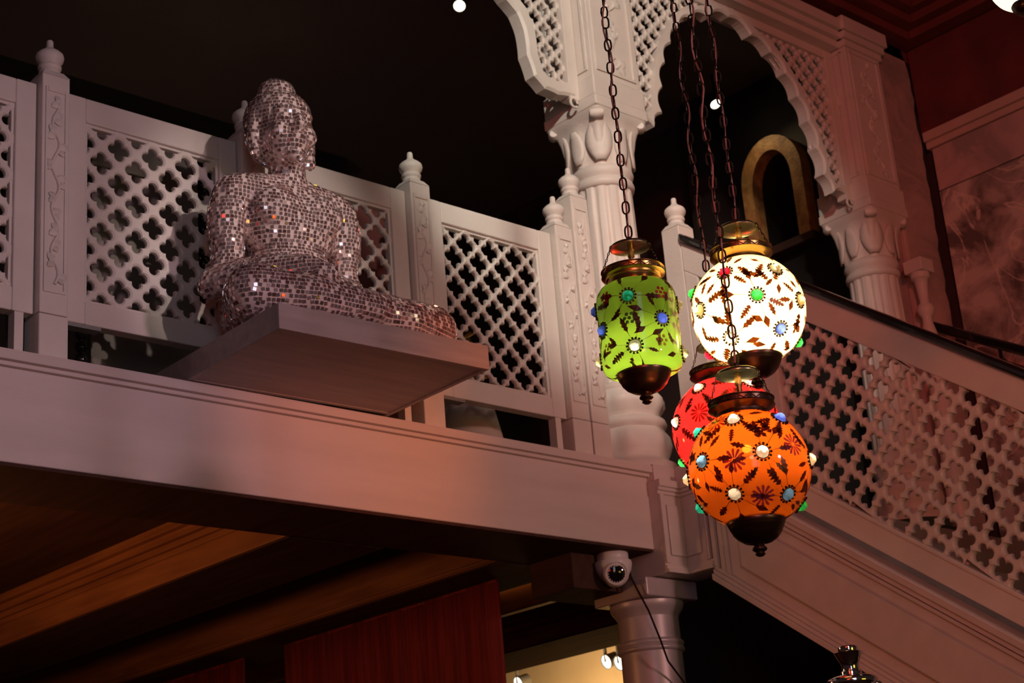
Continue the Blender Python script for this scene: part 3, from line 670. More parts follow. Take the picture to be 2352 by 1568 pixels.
# ================================================================== SHELF AND MOSAIC STATUE
RS = math.radians(-1.8); ca, sa = math.cos(RS), math.sin(RS); OX, OY = 2.871, 4.03
def sh(u, v, z): return (OX+u*ca-v*sa, OY+u*sa+v*ca, z)
def shbox(mb, u0, u1, v0, v1, z0, z1): return mb.hexa([sh(u0, v0, z0), sh(u1, v0, z0), sh(u1, v1, z0), sh(u0, v1, z0), sh(u0, v0, z1), sh(u1, v0, z1), sh(u1, v1, z1), sh(u0, v1, z1)])
ZB, ZTOP = 3.102, 3.187
ss = thing('statue_shelf', 'grey timber shelf jutting over the beam under the mosaic statue', 'shelf', sh(0.41, 0.4, ZB))
TB = 0.018; Wd, Dp = 0.83, 0.80
obj('front_board', shbox(MB(), 0, Wd, 0, TB, ZB, ZTOP), M['shelf'], ss, bevel=0.002)
DB = 0.555
obj('back_board', shbox(MB(), TB, Wd-TB, DB-TB, DB, ZB, ZTOP), M['shelf'], ss, bevel=0.002)
obj('side_board', shbox(MB(), 0, TB, TB, Dp-TB, ZB, ZTOP), M['shelf'], ss, bevel=0.002)
obj('side_board', shbox(MB(), Wd-TB, Wd, TB, Dp-TB, ZB, ZTOP), M['shelf'], ss, bevel=0.002)
obj('bottom_board', shbox(MB(), TB, Wd-TB, TB, DB-TB, ZB+0.003, ZB+0.02), M['shelf'], ss)
obj('top_board', shbox(MB(), TB, Wd-TB, TB, DB-TB, ZTOP-0.02, ZTOP-0.0005), M['shelf'], ss)

# statue volume: overlapping rounded forms fused by a voxel remesh
SX, SY, SZ = 3.19, 4.385, ZTOP
SF = 1.0
bmS = MB()
def ell(c, r, n=24, m=14): bmS.ball((c[0], c[1], c[2]), 1.0, n, m, r)
def limb(pts, sub=9):
    for (p, r0), (q, r1) in zip(pts[:-1], pts[1:]):
        p, q = Vector(p), Vector(q)
        for k in range(sub+1):
            s_ = k/sub; c = p.lerp(q, s_); r = r0+(r1-r0)*s_; bmS.ball(c, r, 14, 8)
# torso
ell((0, 0.03, 0.13), (0.25, 0.17, 0.14)); ell((0, 0.03, 0.27), (0.19, 0.125, 0.17)); ell((0, 0.03, 0.45), (0.20, 0.12, 0.16)); ell((0, 0.03, 0.53), (0.20, 0.10, 0.10))
limb([((-0.19, 0.035, 0.555), 0.075), ((0.0, 0.03, 0.59), 0.07), ((0.19, 0.035, 0.555), 0.075)])
ell((-0.085, -0.055, 0.49), (0.095, 0.04, 0.075)); ell((0.085, -0.055, 0.49), (0.095, 0.04, 0.075))
limb([((0, 0.03, 0.60), 0.075), ((0, 0.015, 0.70), 0.062)])
# head: skull, jaw, brow, nose, lips, chin, ears, hair cap and topknot
hz = 0.80; HEAD0 = len(bmS.v)
ell((0, 0.0, hz), (0.097, 0.108, 0.132)); ell((0, -0.03, hz-0.07), (0.075, 0.075, 0.065)); ell((0, -0.075, hz-0.112), (0.035, 0.03, 0.026))
limb([((0, -0.104, hz+0.025), 0.011), ((0, -0.124, hz-0.02), 0.015)]); ell((-0.014, -0.112, hz-0.026), (0.012, 0.012, 0.010)); ell((0.014, -0.112, hz-0.026), (0.012, 0.012, 0.010))
limb([((-0.065, -0.080, hz+0.032), 0.010), ((-0.03, -0.103, hz+0.044), 0.011), ((0, -0.106, hz+0.03), 0.010), ((0.03, -0.103, hz+0.044), 0.011), ((0.065, -0.080, hz+0.032), 0.010)])
for s_ in (-1, 1):
    ell((s_*0.040, -0.094, hz+0.012), (0.020, 0.012, 0.010)); ell((s_*0.05, -0.075, hz-0.04), (0.035, 0.030, 0.035))
    limb([((s_*0.105, 0.0, hz+0.035), 0.020), ((s_*0.112, 0.0, hz-0.02), 0.016), ((s_*0.105, -0.005, hz-0.10), 0.017)])
limb([((-0.026, -0.104, hz-0.064), 0.009), ((0, -0.113, hz-0.060), 0.011), ((0.026, -0.104, hz-0.064), 0.009)]); limb([((-0.018, -0.102, hz-0.080), 0.009), ((0.018, -0.102, hz-0.080), 0.009)])
ell((0, 0.022, hz+0.055), (0.114, 0.118, 0.098)); ell((0, 0.03, hz+0.0), (0.108, 0.105, 0.11)); ell((0, 0.025, hz+0.150), (0.066, 0.066, 0.055))
HS = 1.05
for k in range(HEAD0, len(bmS.v)):
    x, y, z = bmS.v[k]; bmS.v[k] = (x*HS*0.97-0.028, 0.02+(y-0.02)*HS, 0.66+(z-0.66)*HS*0.99)
HEAD1 = len(bmS.v)
# arms
limb([((-0.215, 0.035, 0.545), 0.074), ((-0.265, 0.045, 0.40), 0.066), ((-0.285, 0.05, 0.235), 0.066)]); limb([((-0.285, 0.05, 0.235), 0.068), ((-0.20, -0.12, 0.22), 0.056), ((-0.10, -0.235, 0.205), 0.042)])
limb([((-0.10, -0.235, 0.205), 0.042), ((-0.04, -0.28, 0.17), 0.036)])
limb([((0.215, 0.035, 0.545), 0.074), ((0.265, 0.045, 0.40), 0.066), ((0.275, 0.04, 0.235), 0.062)]); limb([((0.275, 0.04, 0.235), 0.062), ((0.17, -0.10, 0.20), 0.05), ((0.06, -0.16, 0.19), 0.042)])
# hands: palm, four fingers, thumb
for k in range(4):
    limb([((-0.065+0.020*k, -0.285+0.006*k, 0.165), 0.013), ((-0.05+0.020*k, -0.318+0.006*k, 0.12), 0.012), ((-0.045+0.020*k, -0.322+0.006*k, 0.075+0.006*k), 0.010)], 5)
    limb([((0.06, -0.135-0.018*k, 0.205), 0.013), ((-0.02, -0.14-0.018*k, 0.215), 0.012), ((-0.065+0.008*k, -0.14-0.018*k, 0.21), 0.010)], 5)
limb([((-0.085, -0.26, 0.19), 0.014), ((-0.09, -0.31, 0.155), 0.012)], 5); limb([((0.05, -0.125, 0.215), 0.014), ((0.0, -0.115, 0.245), 0.011)], 5)
for k in range(len(bmS.v)):
    x, y, z = bmS.v[k]
    if z > 0.16 and not (HEAD0 <= k < HEAD1): bmS.v[k] = (x*(1-0.19*min(1, (z-0.16)/0.15)+0.13*max(0, min(1, (z-0.34)/0.14))), y, z)
# crossed legs
limb([((-0.12, 0.0, 0.12), 0.12), ((-0.22, -0.12, 0.115), 0.105), ((-0.27, -0.21, 0.10), 0.092)]); limb([((-0.27, -0.21, 0.10), 0.092), ((-0.10, -0.27, 0.085), 0.075), ((0.12, -0.27, 0.085), 0.058), ((0.24, -0.24, 0.10), 0.045)])
limb([((0.12, 0.0, 0.12), 0.12), ((0.28, -0.08, 0.115), 0.112), ((0.44, -0.15, 0.092), 0.094)]); limb([((0.44, -0.15, 0.092), 0.094), ((0.28, -0.23, 0.075), 0.076), ((0.08, -0.24, 0.10), 0.062), ((-0.10, -0.25, 0.13), 0.048)])
limb([((0.24, -0.24, 0.10), 0.045), ((0.33, -0.20, 0.115), 0.035)])
tmp = bmS.mesh('statue_forms', None); to = bpy.data.objects.new('statue_forms', tmp); COL.objects.link(to)
rm = to.modifiers.new('fuse', 'REMESH'); rm.mode = 'VOXEL'; rm.voxel_size = 0.0075; rm.use_smooth_shade = True
smo = to.modifiers.new('smooth', 'SMOOTH'); smo.iterations = 4; smo.factor = 0.5
dg = bpy.context.evaluated_depsgraph_get(); me = bpy.data.meshes.new_from_object(to.evaluated_get(dg)); bpy.data.objects.remove(to)
for v in me.vertices:
    if v.co.z < 0.001: v.co.z = 0.001
me.materials.clear(); me.materials.append(M['grout']); me.polygons.foreach_set('use_smooth', [True]*len(me.polygons))
ROTS = math.radians(-5)
stt = thing('mosaic_statue', 'seated statue covered in tiny mirror mosaic tiles on the jutting shelf', 'statue', (SX, SY, SZ), world=False)
stt.rotation_euler = (0, 0, ROTS)
body = bpy.data.objects.new('body', me); COL.objects.link(body); body.parent = stt
# tiles: rows along horizontal contours, then gaps filled
me.calc_loop_triangles()
nv = len(me.vertices); co = np.empty(nv*3); me.vertices.foreach_get('co', co); co = co.reshape(-1, 3)
vn = np.empty(nv*3); me.vertices.foreach_get('normal', vn); vn = vn.reshape(-1, 3)
tri = np.empty(len(me.loop_triangles)*3, dtype=np.int64); me.loop_triangles.foreach_get('vertices', tri); tri = tri.reshape(-1, 3)
SP = 0.0140; TS = 0.0112; grid = {}; tiles = []
def near(p, d):
    k = tuple(int(math.floor(x/SP)) for x in p)
    for i in (-1, 0, 1):
        for j in (-1, 0, 1):
            for l in (-1, 0, 1):
                for q in grid.get((k[0]+i, k[1]+j, k[2]+l), ()):
                    if (p[0]-q[0])**2+(p[1]-q[1])**2+(p[2]-q[2])**2 < d*d: return True
    return False
def put(p, nrm, tan):
    grid.setdefault(tuple(int(math.floor(x/SP)) for x in p), []).append(tuple(p)); tiles.append((p, nrm, tan))
tz = co[tri][:, :, 2]
lv = 0.006
while lv < 1.02:
    idx = np.where((tz.min(1) < lv) & (tz.max(1) >= lv))[0]; segs = {}; adj = {}
    for f in idx:
        ks = []
        for a, b_ in ((0, 1), (1, 2), (2, 0)):
            i, j = int(tri[f, a]), int(tri[f, b_])
            if (co[i, 2] < lv) != (co[j, 2] < lv): ks.append((min(i, j), max(i, j)))
        if len(ks) == 2:
            adj.setdefault(ks[0], []).append(ks[1]); adj.setdefault(ks[1], []).append(ks[0])
    seen = set()
    for k0 in list(adj):
        if k0 in seen: continue
        chain = [k0]; seen.add(k0); cur = k0
        while True:
            nx = [k for k in adj[cur] if k not in seen]
            if not nx: break
            cur = nx[0]; seen.add(cur); chain.append(cur)
        if len(chain) < 6: continue
        P = []; Nn = []
        for (i, j) in chain:
            s_ = (lv-co[i, 2])/(co[j, 2]-co[i, 2]); P.append(co[i]*(1-s_)+co[j]*s_); Nn.append(vn[i]*(1-s_)+vn[j]*s_)
        P.append(P[0]); Nn.append(Nn[0]); acc = random.uniform(0, SP)
        for a in range(len(P)-1):
            L = np.linalg.norm(P[a+1]-P[a]); acc += L
            if L > 1e-7 and acc >= SP:
                acc -= SP; nn = Nn[a]/np.linalg.norm(Nn[a])
                if abs(nn[2]) < 0.72 and not near(P[a], SP*0.86): put(P[a], nn, (P[a+1]-P[a])/L)
    lv += SP*0.97
v0, v1_, v2_ = co[tri[:, 0]], co[tri[:, 1]], co[tri[:, 2]]
ar_ = np.linalg.norm(np.cross(v1_-v0, v2_-v0), axis=1); pick = RNG.choice(len(tri), 30000, p=ar_/ar_.sum())
uu = RNG.random((30000, 2)); uu[uu.sum(1) > 1] = 1-uu[uu.sum(1) > 1]
pts = v0[pick]+uu[:, :1]*(v1_[pick]-v0[pick])+uu[:, 1:]*(v2_[pick]-v0[pick])
for p, f in zip(pts, pick):
    if p[2] < 0.006 or near(p, SP*0.93): continue
    nn = vn[tri[f]].sum(0); nn = nn/np.linalg.norm(nn); tt = np.array([-nn[1], nn[0], 0.0])
    if np.linalg.norm(tt) < 0.05: tt = np.array([1.0, 0, 0])
    put(p, nn, tt/np.linalg.norm(tt))
tm = MB().hexa([(-TS/2, -TS/2, -0.002), (TS/2, -TS/2, -0.002), (TS/2, TS/2, -0.002), (-TS/2, TS/2, -0.002), (-TS/2*0.94, -TS/2*0.94, 0.0016), (TS/2*0.94, -TS/2*0.94, 0.0016), (TS/2*0.94, TS/2*0.94, 0.0016), (-TS/2*0.94, TS/2*0.94, 0.0016)])
tile_me = tm.mesh('mosaic_tile', M['mirror']); tv = np.array(tm.v)
cr, sr_ = math.cos(ROTS), math.sin(ROTS); score = []
frames = []
for (p, nn, tt) in tiles:
    j = RNG.normal(0, 0.07, 3); n2 = nn+j; n2 /= np.linalg.norm(n2)
    an = RNG.normal(0, 0.16); t1 = tt-n2*(tt@n2); t1 /= np.linalg.norm(t1); t2 = np.cross(n2, t1); t1, t2 = t1*math.cos(an)+t2*math.sin(an), t2*math.cos(an)-t1*math.sin(an)
    frames.append((p+nn*0.0008, t1, t2, n2))
    pw = np.array([SX+p[0]*cr-p[1]*sr_, SY+p[0]*sr_+p[1]*cr, SZ+p[2]]); nw2 = np.array([n2[0]*cr-n2[1]*sr_, n2[0]*sr_+n2[1]*cr, n2[2]])
    vd = np.array(CAM)-pw; d = np.linalg.norm(vd); score.append((nw2@vd/d)/d/d)
order = np.argsort(score)[::-1]; top = set()
vis = [i for i in order if score[i] > 0]
# largest in view, kept off the surfaces that limbs in front would hide
for i in vis:
    if frames[i][0][2] > 0.28 and len(top) < 300: top.add(int(i))
V = []; Fq = []
for i, (p, t1, t2, n2) in enumerate(frames):
    if i in top:
        o = bpy.data.objects.new('mosaic_tile', tile_me); COL.objects.link(o); o.parent = stt
        o.matrix_local = Matrix(((t1[0], t2[0], n2[0], p[0]), (t1[1], t2[1], n2[1], p[1]), (t1[2], t2[2], n2[2], p[2]), (0, 0, 0, 1)))
    else:
        k = len(V); sc = 1.0 if frames[i][0][2] > 0.2 else 1.06
        V += [tuple(p+t1*a[0]*sc+t2*a[1]*sc+n2*a[2]) for a in tv]; Fq += [tuple(q+k for q in f) for f in tm.f]
rest = MB(); rest.v = V; rest.f = Fq
o = obj('mosaic_tiles', rest, M['mirror'], stt); o['kind'] = 'stuff'
print('tiles', len(tiles))

# ================================================================== HANGING LANTERNS
LEAF = [(0, 0.012), (0.28, 0.016), (0.34, 0.05), (0.44, 0.17), (0.50, 0.10), (0.60, 0.22), (0.67, 0.12), (0.79, 0.17), (0.84, 0.08), (0.92, 0.05), (1.0, 0.004)]
LEAF2 = [(0, 0.010), (0.45, 0.014), (0.52, 0.08), (0.66, 0.20), (0.80, 0.13), (1.0, 0.004)]
SPRIG = [(0, 0.012), (0.18, 0.014), (0.2, 0.10), (0.30, 0.20), (0.33, 0.06), (0.42, 0.26), (0.46, 0.08), (0.57, 0.28), (0.61, 0.08), (0.71, 0.24), (0.75, 0.07), (0.86, 0.15), (0.9, 0.06), (1.0, 0.004)]
def make_lantern(name, label, center, R, glass, prof, gems, sprays, flowers, bulb, rim_r, neck_r, cap_r, z_neck, z_cap, z_disc, disc_r, n_links, metal, z_ceiling, rim_h=0.056, seed=1):
    rg = random.Random(seed); T = -(z_cap-0.076)
    t = thing(name, label, 'lantern', (center[0], center[1], center[2]-T), group='hanging glass lanterns', world=False)
    zs = [p[1] for p in prof]; rs = [p[0] for p in prof]
    sphere = name == 'globe_lantern'
    def surf(th, z, s_, tt, off):
        if sphere:
            r = math.sqrt(max(R*R-z*z, 1e-6)); p = Vector((r*math.cos(th), r*math.sin(th), z)).normalized()
            e1 = Vector((-math.sin(th), math.cos(th), 0)); e2 = p.cross(e1)
            d = p+e1*(s_/R)+e2*(tt/R); return d.normalized()*(R+off)
        zz = min(max(z+tt, zs[0]), zs[-1]); r = float(np.interp(zz, zs, rs))+off; th2 = th+s_/R
        return Vector((r*math.cos(th2), r*math.sin(th2), zz))
    up = Vector((0, 0, T))
    # glass shell with an opening behind each stone
    m = MB().lathe([(r, z+T) for r, z in prof], 112, cap=False)
    gp = [surf(g[0], g[1], 0, 0, 0)+up for g in gems]; kf = []
    V3 = np.array(m.v)
    for f in m.f:
        c = V3[list(f)].mean(0)
        if all((c[0]-g.x)**2+(c[1]-g.y)**2+(c[2]-g.z)**2 > 0.0105**2 for g in gp): kf.append(f)
    m.f = kf
    go = obj('glass_globe' if sphere else 'glass_cylinder', m, glass, t, smooth=True, angle=180)
    # painted leaves
    q = MB()
    def decal(mb, th, z, ang, outline, L, s0=0, t0=0, off=0.0012, slim=0.62):
        c, s_ = math.cos(ang), math.sin(ang); vs_ = []
        for (a, wd) in outline:
            for sg in (-1, 1):
                x, y = a*L, sg*wd*L*slim
                vs_.append(surf(th, z, s0+x*c-y*s_, t0+x*s_+y*c, off)+up)
        mb.add(vs_, [(2*i, 2*i+1, 2*i+3, 2*i+2) for i in range(len(outline)-1)])
    for (th, z, col_) in gems:
        k = rg.randint(6, 8); a0 = rg.uniform(0, 6.28)
        for i in range(k):
            a = a0+2*PI*i/k+rg.uniform(-0.2, 0.2); L = rg.uniform(0.046, 0.082)*(R/0.139)**0.5
            o_ = rg.choice([LEAF, LEAF, LEAF2, SPRIG]); c, s_ = math.cos(a), math.sin(a)
            decal(q, th, z, a, o_, L, 0.021*c, 0.021*s_, 0.0010+0.0002*rg.random())
    for (th, z) in sprays:
        for i in range(2):
            a = PI/2+(i-0.5)*1.0+rg.uniform(-0.1, 0.1); decal(q, th, z, a, SPRIG, 0.052, 0.012*math.cos(a), -0.03+0.012*math.sin(a), 0.0010+0.0002*rg.random(), 0.75)
    obj('painted_leaves', q, M['leaf_paint'], t)
    for (th, z, kind) in flowers:
        q = MB()
        if kind in ('purple', 'red'):
            for i in range(12):
                a = 2*PI*i/12; c, s_ = math.cos(a), math.sin(a)
                decal(q, th, z, a, [(0, 0.05), (0.5, 0.12), (0.85, 0.15), (1, 0.06)], 0.021, 0.005*c, 0.005*s_, 0.0016, 1.0)
            obj('painted_flower', q, M[kind+'_paint'], t)
        else:
            for i in range(7):
                rr = 0 if i == 0 else 0.0115; a = 2*PI*i/6; vs_ = [surf(th, z, rr*math.cos(a)+0.0045*math.cos(b_), rr*math.sin(a)+0.0045*math.sin(b_), 0.0016)+up for b_ in [2*PI*k/10 for k in range(10)]]
                q.add(vs_, [tuple(range(10))])
            obj('painted_dots', q, M[{'dark': 'gray_paint', 'dotred': 'red_paint', 'dotyellow': 'yellow_paint'}[kind]], t)
    # stones in beaded settings
    for (th, z, col_) in gems:
        p = surf(th, z, 0, 0, 0); n_ = (surf(th, z, 0, 0, 0.01)-p).normalized(); e1 = Vector((-math.sin(th), math.cos(th), 0)); e2 = n_.cross(e1)
        vs_ = []
        for (r, h) in ((0.0125, -0.001), (0.0145, 0.002), (0.0130, 0.006), (0.0060, 0.0135)):
            for i in range(8): a = 2*PI*i/8; vs_.append(p+up+e1*(r*math.cos(a))+e2*(r*math.sin(a))+n_*h)
        gm = MB().add(vs_, [(j*8+i, j*8+(i+1) % 8, (j+1)*8+(i+1) % 8, (j+1)*8+i) for j in range(3) for i in range(8)]+[tuple(24+i for i in range(8))])
        g = obj('glass_stone', gm, GEM[col_], t)
        bz = MB()
        for i in range(14): a = 2*PI*i/14; bz.ball(p+up+e1*(0.0188*math.cos(a))+e2*(0.0188*math.sin(a))+n_*0.0012, 0.0030, 6, 4)
        bz.tube([p+up+e1*(0.0150*math.cos(2*PI*i/20))+e2*(0.0150*math.sin(2*PI*i/20))+n_*0.002 for i in range(20)], 0.0011, 5, closed=True)
        obj('beaded_setting', bz, M['bronze'], g, smooth=True)
    # metalwork
    zn = z_neck+T; h = rim_h
    cl = obj('collar', MB().lathe([(neck_r*1.0, zn-0.004), (neck_r*1.02, zn), (neck_r*0.98, zn+h*0.08), (neck_r*0.98, zn+h*0.36), (neck_r*1.04, zn+h*0.42), (rim_r*0.88, zn+h*0.52), (rim_r*0.98, zn+h*0.60), (rim_r, zn+h*0.64), (rim_r*0.985, zn+h*0.68), (rim_r*0.94, zn+h*0.72), (rim_r*0.955, zn+h*0.92), (rim_r*1.0, zn+h*0.96), (rim_r*1.0, zn+h), (rim_r*0.94, zn+h), (rim_r*0.90, zn+h*0.7), (neck_r*0.9, zn+h*0.45), (neck_r*0.9, zn-0.004)], 56, cap=False), metal, t, smooth=True, angle=40)
    q = MB(); zz = zn+h*0.82
    for k in range(16):
        for (d0, z0_, d1, z1_) in ((0, -0.5, 0.5, 0.5), (0.5, 0.5, 1, -0.5), (0.38, -0.4, 0.46, 0.1), (0.62, -0.4, 0.54, 0.1)):
            pp = []
            for s_ in (0, 0.5, 1):
                a = 2*PI*(k+d0+(d1-d0)*s_)/16; rr = rim_r*0.957; pp.append((rr*math.cos(a), rr*math.sin(a), zz+h*0.2*(z0_+(z1_-z0_)*s_)))
            q.tube(pp, 0.0011, 4)
    obj('engraving', q, M['engrave'], cl)
    zd = z_disc+T
    ds = obj('smoke_disc', MB().lathe([(0.012, zd-0.002), (disc_r*0.55, zd), (disc_r*0.9, zd-0.003), (disc_r, zd-0.007), (disc_r*1.01, zd-0.004), (disc_r*0.9, zd+0.001), (disc_r*0.5, zd+0.005), (0.012, zd+0.006)], 48), M['pale_brass'], t, smooth=True, angle=60)
    obj('knob', MB().lathe([(0.006, zd+0.004), (0.009, zd+0.010), (0.008, zd+0.018), (0.004, zd+0.022)], 16), M['iron'], ds, smooth=True)
    obj('centre_rod', MB().lathe([(0.006, zn-0.02), (0.006, zd)], 12).lathe([(0.0085, zd-0.03), (0.0085, zd-0.012)], 12), M['brass'], t, smooth=True, angle=40)
    def links(mb, p, q_, ln, wd, wr, seg=10, ns=6, start=0):
        p, q_ = Vector(p), Vector(q_); d = (q_-p); L = d.length; d.normalize(); k = max(1, int(L/(ln*0.83)))
        a = Vector((0, 0, 1)) if abs(d.z) < 0.9 else Vector((0.6, -0.8, 0)); e1 = (a-d*a.dot(d)).normalized(); e2 = d.cross(e1); res = []
        for i in range(k):
            c = p+d*(L*(i+0.5)/k); e = e1 if (i+start) % 2 == 0 else e2
            pts = []
            for j in range(seg):
                b_ = 2*PI*j/seg; x = math.copysign(abs(math.cos(b_))**0.75, math.cos(b_)); y = math.copysign(abs(math.sin(b_))**0.75, math.sin(b_))
                pts.append(c+d*(x*(ln/2-wr))+e*(y*(wd/2-wr)))
            if mb is None:
                res.append(MB().tube(pts, wr, ns, closed=True))
            else: mb.tube(pts, wr, ns, closed=True)
        return res
    for k in range(3):
        a = 2*PI*k/3+0.52-0.9+PI; q = MB()
        links(q, (rim_r*0.98*math.cos(a), rim_r*0.98*math.sin(a), zn+h*0.98), (disc_r*math.cos(a), disc_r*math.sin(a), zd-0.004), 0.0105, 0.0065, 0.0011, 8, 5)
        obj('suspension_chain', q, M['iron'], t, smooth=True)
    zc = zd+0.020; pitch = 0.0305; top = zc+pitch*n_links
    for lm in links(None, (0, 0, zc), (0, 0, top), pitch/0.83, 0.021, 0.0023, 14, 6): obj('chain_link', lm, M['iron'], t, smooth=True)
    q = MB(); links(q, (0, 0, top), (0, 0, z_ceiling-center[2]+T), pitch/0.83, 0.021, 0.0023, 8, 4); o = obj('upper_chain', q, M['iron'], t, smooth=True); o['kind'] = 'stuff'
    pts = []; zz = zc; ph = rg.uniform(0, 6)
    while zz < z_ceiling-center[2]+T:
        am = 0.0045+0.003*math.sin(zz*5+ph); pts.append((am*math.cos(zz*31+ph), am*math.sin(zz*31+ph), zz)); zz += 0.022
    obj('cord', MB().tube(pts, 0.0024, 6), M['cord'], t, smooth=True)
    obj('ceiling_rose', MB().lathe([(0.004, z_ceiling-center[2]+T-0.03), (0.04, z_ceiling-center[2]+T-0.02), (0.045, z_ceiling-center[2]+T-0.001)], 24), M['bronze'], t, smooth=True)
    zb = z_cap+T
    cp_ = obj('bottom_cap', MB().lathe([(cap_r*0.9, zb+0.006), (cap_r*1.0, zb+0.004), (cap_r*1.02, zb-0.002), (cap_r*0.98, zb-0.008), (cap_r*0.95, zb-0.012), (cap_r*0.93, zb-0.016), (cap_r*0.90, zb-0.018), (cap_r*0.84, zb-0.027), (cap_r*0.70, zb-0.037), (cap_r*0.50, zb-0.045), (cap_r*0.26, zb-0.049)], 48), M['bronze'], t, smooth=True, angle=60)
    obj('finial', MB().lathe([(cap_r*0.24, zb-0.047), (cap_r*0.17, zb-0.053), (cap_r*0.25, zb-0.058), (cap_r*0.26, zb-0.062), (cap_r*0.15, zb-0.067), (cap_r*0.18, zb-0.072), (cap_r*0.10, zb-0.076)], 20), M['bronze'], cp_, smooth=True)
    if len(bulb) > 3:
        ls_ = bpy.data.lights.new('lamp_beam', 'SPOT'); ls_.energy = bulb[1]; ls_.color = bulb[2]; ls_.spot_size = math.radians(178); ls_.spot_blend = 1.0; ls_.shadow_soft_size = 0.018
        l2 = bpy.data.objects.new('lamp_beam', ls_); COL.objects.link(l2); l2.parent = t; l2.location = (0, 0, bulb[0]+T); l2.rotation_euler = (PI if bulb[3] > 0 else 0, 0, 0)
    lt = bpy.data.lights.new('bulb', 'POINT'); lt.energy = bulb[1]*((0.16 if bulb[3] < 0 else 0.035) if len(bulb) > 3 else 1.0); lt.color = bulb[2]; lt.shadow_soft_size = 0.018
    lo = bpy.data.objects.new('bulb', lt); COL.objects.link(lo); lo.parent = t; lo.location = (0, 0, bulb[0]+T)
    return t
def sph_prof(R, r_low, r_top, n=44):
    a0 = -math.acos(r_low/R); a1 = math.acos(r_top/R); return [(R*math.cos(a0+(a1-a0)*i/n), R*math.sin(a0+(a1-a0)*i/n)) for i in range(n+1)]
ZC = 6.06
def ball_lantern(label, c, R, glass, gems, flowers, sprays, bulb, nl, metal, seed, zd=0.230):
    return make_lantern('globe_lantern', label, c, R, glass, sph_prof(R, 0.455*R, 0.43*R), gems, sprays, flowers, bulb, 0.56*R, 0.44*R, 0.47*R, 0.117*R/0.139, -0.122*R/0.139, zd, 0.375*R, nl, metal, ZC, rim_h=0.044, seed=seed)
OG = [(-2.66, .089, 'clear'), (-1.61, .09, 'blue'), (-2.23, .001, 'clear'), (3.01, .005, 'steel'), (-1.1, -.001, 'cream'), (2.52, .09, 'teal'), (-2.81, -.079, 'clear'), (-1.7, -.086, 'steel'), (2.13, -.072, 'teal'), (-0.72, -.091, 'green'), (2.27, -.008, 'cream'), (0.6, 0.02, 'teal'), (1.5, 0.05, 'clear'), (-0.1, 0.06, 'blue')]
ball_lantern('orange painted glass globe lantern, lowest of the hanging cluster', (2.866, 2.297, 2.209), .1325, M['g_orange'], [(a, z*0.95, c) for a, z, c in OG], [(-2.69, -.01, 'purple'), (-1.64, .02, 'purple'), (-2.26, -.086, 'purple'), (-3.05, .088, 'red')], [(-2.25, .06), (-1.95, .055)], (-0.080, 12.0, (1.0, 0.82, 0.54), 1), 31, M['bronze'], 3, 0.223)
WG = [(-2.83, .062, 'red'), (-1.84, .06, 'clear'), (-2.3, -.011, 'green'), (2.87, -.011, 'cream'), (-1.39, -.012, 'cream'), (-1.81, -.084, 'blue'), (-2.97, -.093, 'clear'), (2.43, .054, 'green'), (-0.67, -.085, 'green'), (1.99, -.087, 'red'), (0.5, 0.03, 'blue'), (1.3, 0.0, 'clear')]
ball_lantern('glowing cream glass globe lantern, highest of the three globes', (3.142, 2.459, 2.685), .1388, M['g_white'], WG, [], [(-2.3, .055), (-2.0, .04)], (-0.03, 6.0, (1.0, 0.78, 0.38)), 19, M['brass'], 5, 0.222)
RG = [(-2.99, .087, 'clear'), (2.75, .014, 'clear'), (-1.75, .09, 'clear'), (2.13, -.069, 'green'), (-2.4, -0.05, 'clear'), (-1.5, -.02, 'blue'), (0.7, 0.0, 'green'), (1.5, 0.04, 'clear')]
ball_lantern('red glass globe lantern half hidden behind the orange globe', (3.338, 2.734, 2.49), .1392, M['g_red'], RG, [(-2.92, .016, 'red'), (-2.2, 0.05, 'red')], [(-2.6, 0.05)], (0.04, 6.4, (1.0, 0.75, 0.5)), 30, M['bronze'], 8, 0.230)
GP = [(0.064, -0.109), (0.078, -0.108), (0.088, -0.103), (0.094, -0.093), (0.0962, -0.080)]+[(0.0962, -0.08+0.15*i/14) for i in range(1, 14)]+[(0.0960, 0.07), (0.0945, 0.083), (0.091, 0.094), (0.085, 0.103), (0.077, 0.109), (0.066, 0.113)]
GG = [(-2.59, .054, 'teal'), (-1.8, -.005, 'blue'), (2.83, -.009, 'blue'), (-2.55, -.07, 'clear'), (2.33, .057, 'blue'), (-0.86, .052, 'cream'), (2.33, -.07, 'cream'), (-0.99, -.075, 'cream'), (0.6, 0.0, 'blue'), (1.4, 0.03, 'teal')]
make_lantern('cylinder_lantern', 'green glass cylinder lantern hanging left of the cluster', (2.882, 2.587, 2.629), 0.0962, M['g_green'], GP, GG, [], [(-2.61, -.001, 'dark'), (-1.75, .061, 'dotred'), (3.06, .065, 'dotred'), (-1.87, -.059, 'dotyellow'), (2.97, -.06, 'dotyellow')], (0.02, 3.3, (1.0, 0.92, 0.65), -1), 0.077, 0.064, 0.064, 0.112, -0.108, 0.218, 0.050, 20, M['brass'], ZC, rim_h=0.041, seed=4)

